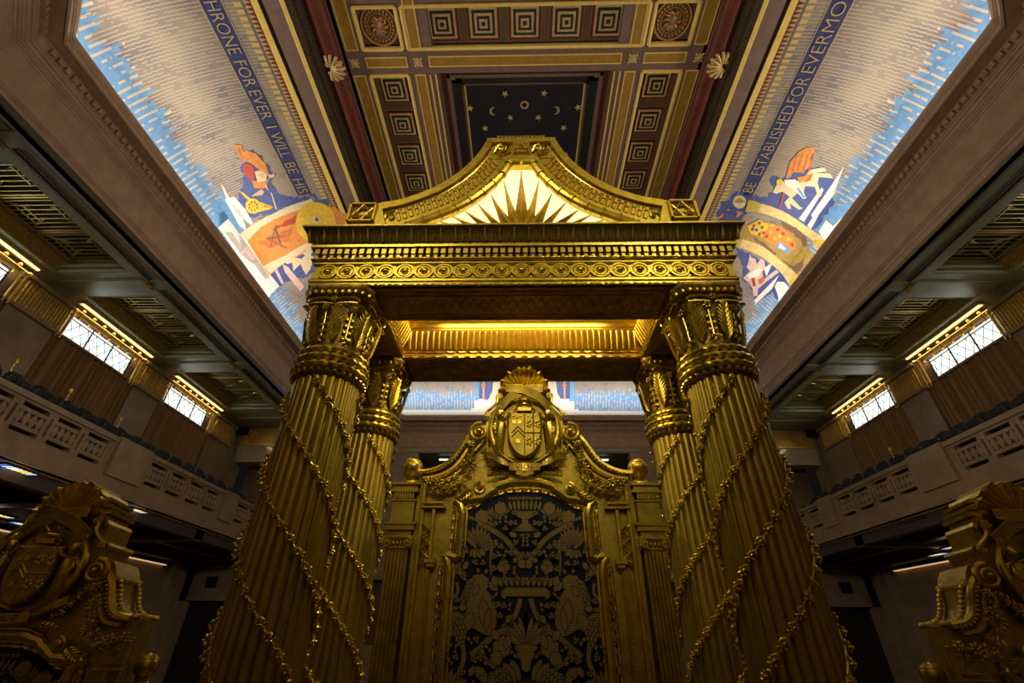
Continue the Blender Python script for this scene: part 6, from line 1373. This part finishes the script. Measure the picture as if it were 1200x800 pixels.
    for k in range(7): leafp(.30+.008*k, 1.695-.022*k, 2.0+.15*k, .055, .011)
    leafp(.245, 1.60, 3.3, .15, .030); leafp(.30, 1.53, 2.7, .10, .035); leafp(.205, 1.55, 3.0, .11, .018); leafp(.35, 1.60, 2.9, .10, .016); leafp(.27, 1.665, 2.6, .06, .016)
    leafp(.235, 1.725, -.3, .03, .01); leafp(.275, 1.73, .3, .03, .01); stem([(.35, 1.50), (.40, 1.53), (.43, 1.50), (.42, 1.45), (.38, 1.44)], .010)
    # cruciform floral motif near the border
    for a in (0, PI/2, PI, -PI/2): leafp(.43, 1.55, a, .055, .012)
    disc(.43, 1.60, .025, 1); stem([(.45, 1.68), (.47, 1.63), (.44, 1.60)], .008); stem([(.40, 1.68), (.385, 1.63), (.42, 1.60)], .008); disc(.48, 1.66, .02); leafp(.43, 1.66, 0, .06, .016); leafp(.43, 1.50, PI, .07, .018)
    stem([(.36, 1.49), (.39, 1.46), (.42, 1.48)], .010); pine(.35, 1.37, .2, 1.15); pine(.45, 1.37, -.2, 1.15); stem([(.345, 1.38), (.33, 1.31), (.36, 1.25), (.40, 1.22)], .012); stem([(.46, 1.38), (.46, 1.31), (.44, 1.25)], .012)
    # foliage fan rising from below
    for k in range(5): leafp(.006*k, 1.37, .22*k, .16-.012*k, .016)
    put([(0, 1.385), (.05, 1.38), (.065, 1.365), (.04, 1.35), (.055, 1.33), (.03, 1.315), (.02, 1.27), (0, 1.26)])
    disc(.13, 1.37, .045, 1, 18); disc(.16, 1.32, .03, 1); leafp(.11, 1.36, -.3, .07, .02); leafp(.15, 1.40, .6, .06, .02); stem([(.02, 1.10), (.04, 1.20), (.10, 1.27), (.18, 1.28), (.23, 1.33)], .008); disc(.24, 1.345, .015, 1); disc(.215, 1.30, .012)
    for z0 in (1.22, 1.02, .86):
        for k in range(6): leafp(.03+.02*k, z0, .5+.25*k, .11, .022)
        leafp(.20, z0+.0, .9, .10, .025); leafp(.24, z0-.05, 2.2, .09, .025); thistle(.42, z0-.06, 0, 1.0); disc(.34, z0-.02, .03, 1); stem([(.0, z0-.1), (.12, z0-.04), (.25, z0-.05), (.36, z0-.12)], .010); pine(.08, z0-.06, .6, 1.2)
    # fill sprigs
    for x, z, a in ((.05, 1.93, 1.2), (.34, 1.79, 2.6), (.46, 1.78, 0), (.33, 1.55, 1.5), (.49, 1.45, 0), (.20, 1.22, 1.2), (.30, 1.24, -.5), (.49, 1.25, .2), (.48, 1.72, 0), (.08, 1.52, 2.5)): leafp(x, z, a, .05, .016)

    def inside(x, z):
        for P in SHP:
            c = False; n = len(P)
            for i in range(n):
                a, b = P[i], P[i-1]
                if abs(a[0]-x)+abs(a[1]-z) < .020: return True
                if (a[1] > z) != (b[1] > z) and x < (b[0]-a[0])*(z-a[1])/(b[1]-a[1])+a[0]: c = not c
            if c: return True
        return False
    rr = random.Random(3)
    for j in range(46):
        for i in range(19):
            x, z = .018+.026*i+rr.uniform(-.006, .006), .84+.0275*j+rr.uniform(-.006, .006)
            lim_z = 2.17 if x < .14 else 2.10 if x < .28 else 2.05
            if x > (.495 if z < 1.74 else .445) or z > lim_z or inside(x, z): continue
            a = rr.uniform(-1, 1)+(PI if rr.random() < .3 else 0); leafp(x, z, a, .030, .008, 4)
            if rr.random() < .6: leafp(x, z, a+1.0, .022, .006, 4); leafp(x, z, a-1.0, .022, .006, 4)
            else: disc(x-.01*math.sin(a), z-.01*math.cos(a), .008, 0, 7)

throne('throne', (.015, 3.0, 0), 0, 1.0, 'tall central throne with a navy and gold damask back, framed by the canopy columns')
throne('throne', (-2.193, 2.266, -.291+.0), .25, .75, 'shadowy side throne at the lower left, carved crest turned towards the middle', True)
throne('throne', (2.25, 2.23, -.291), -.25, .75, 'shadowy side throne at the lower right, carved crest turned towards the middle', True)
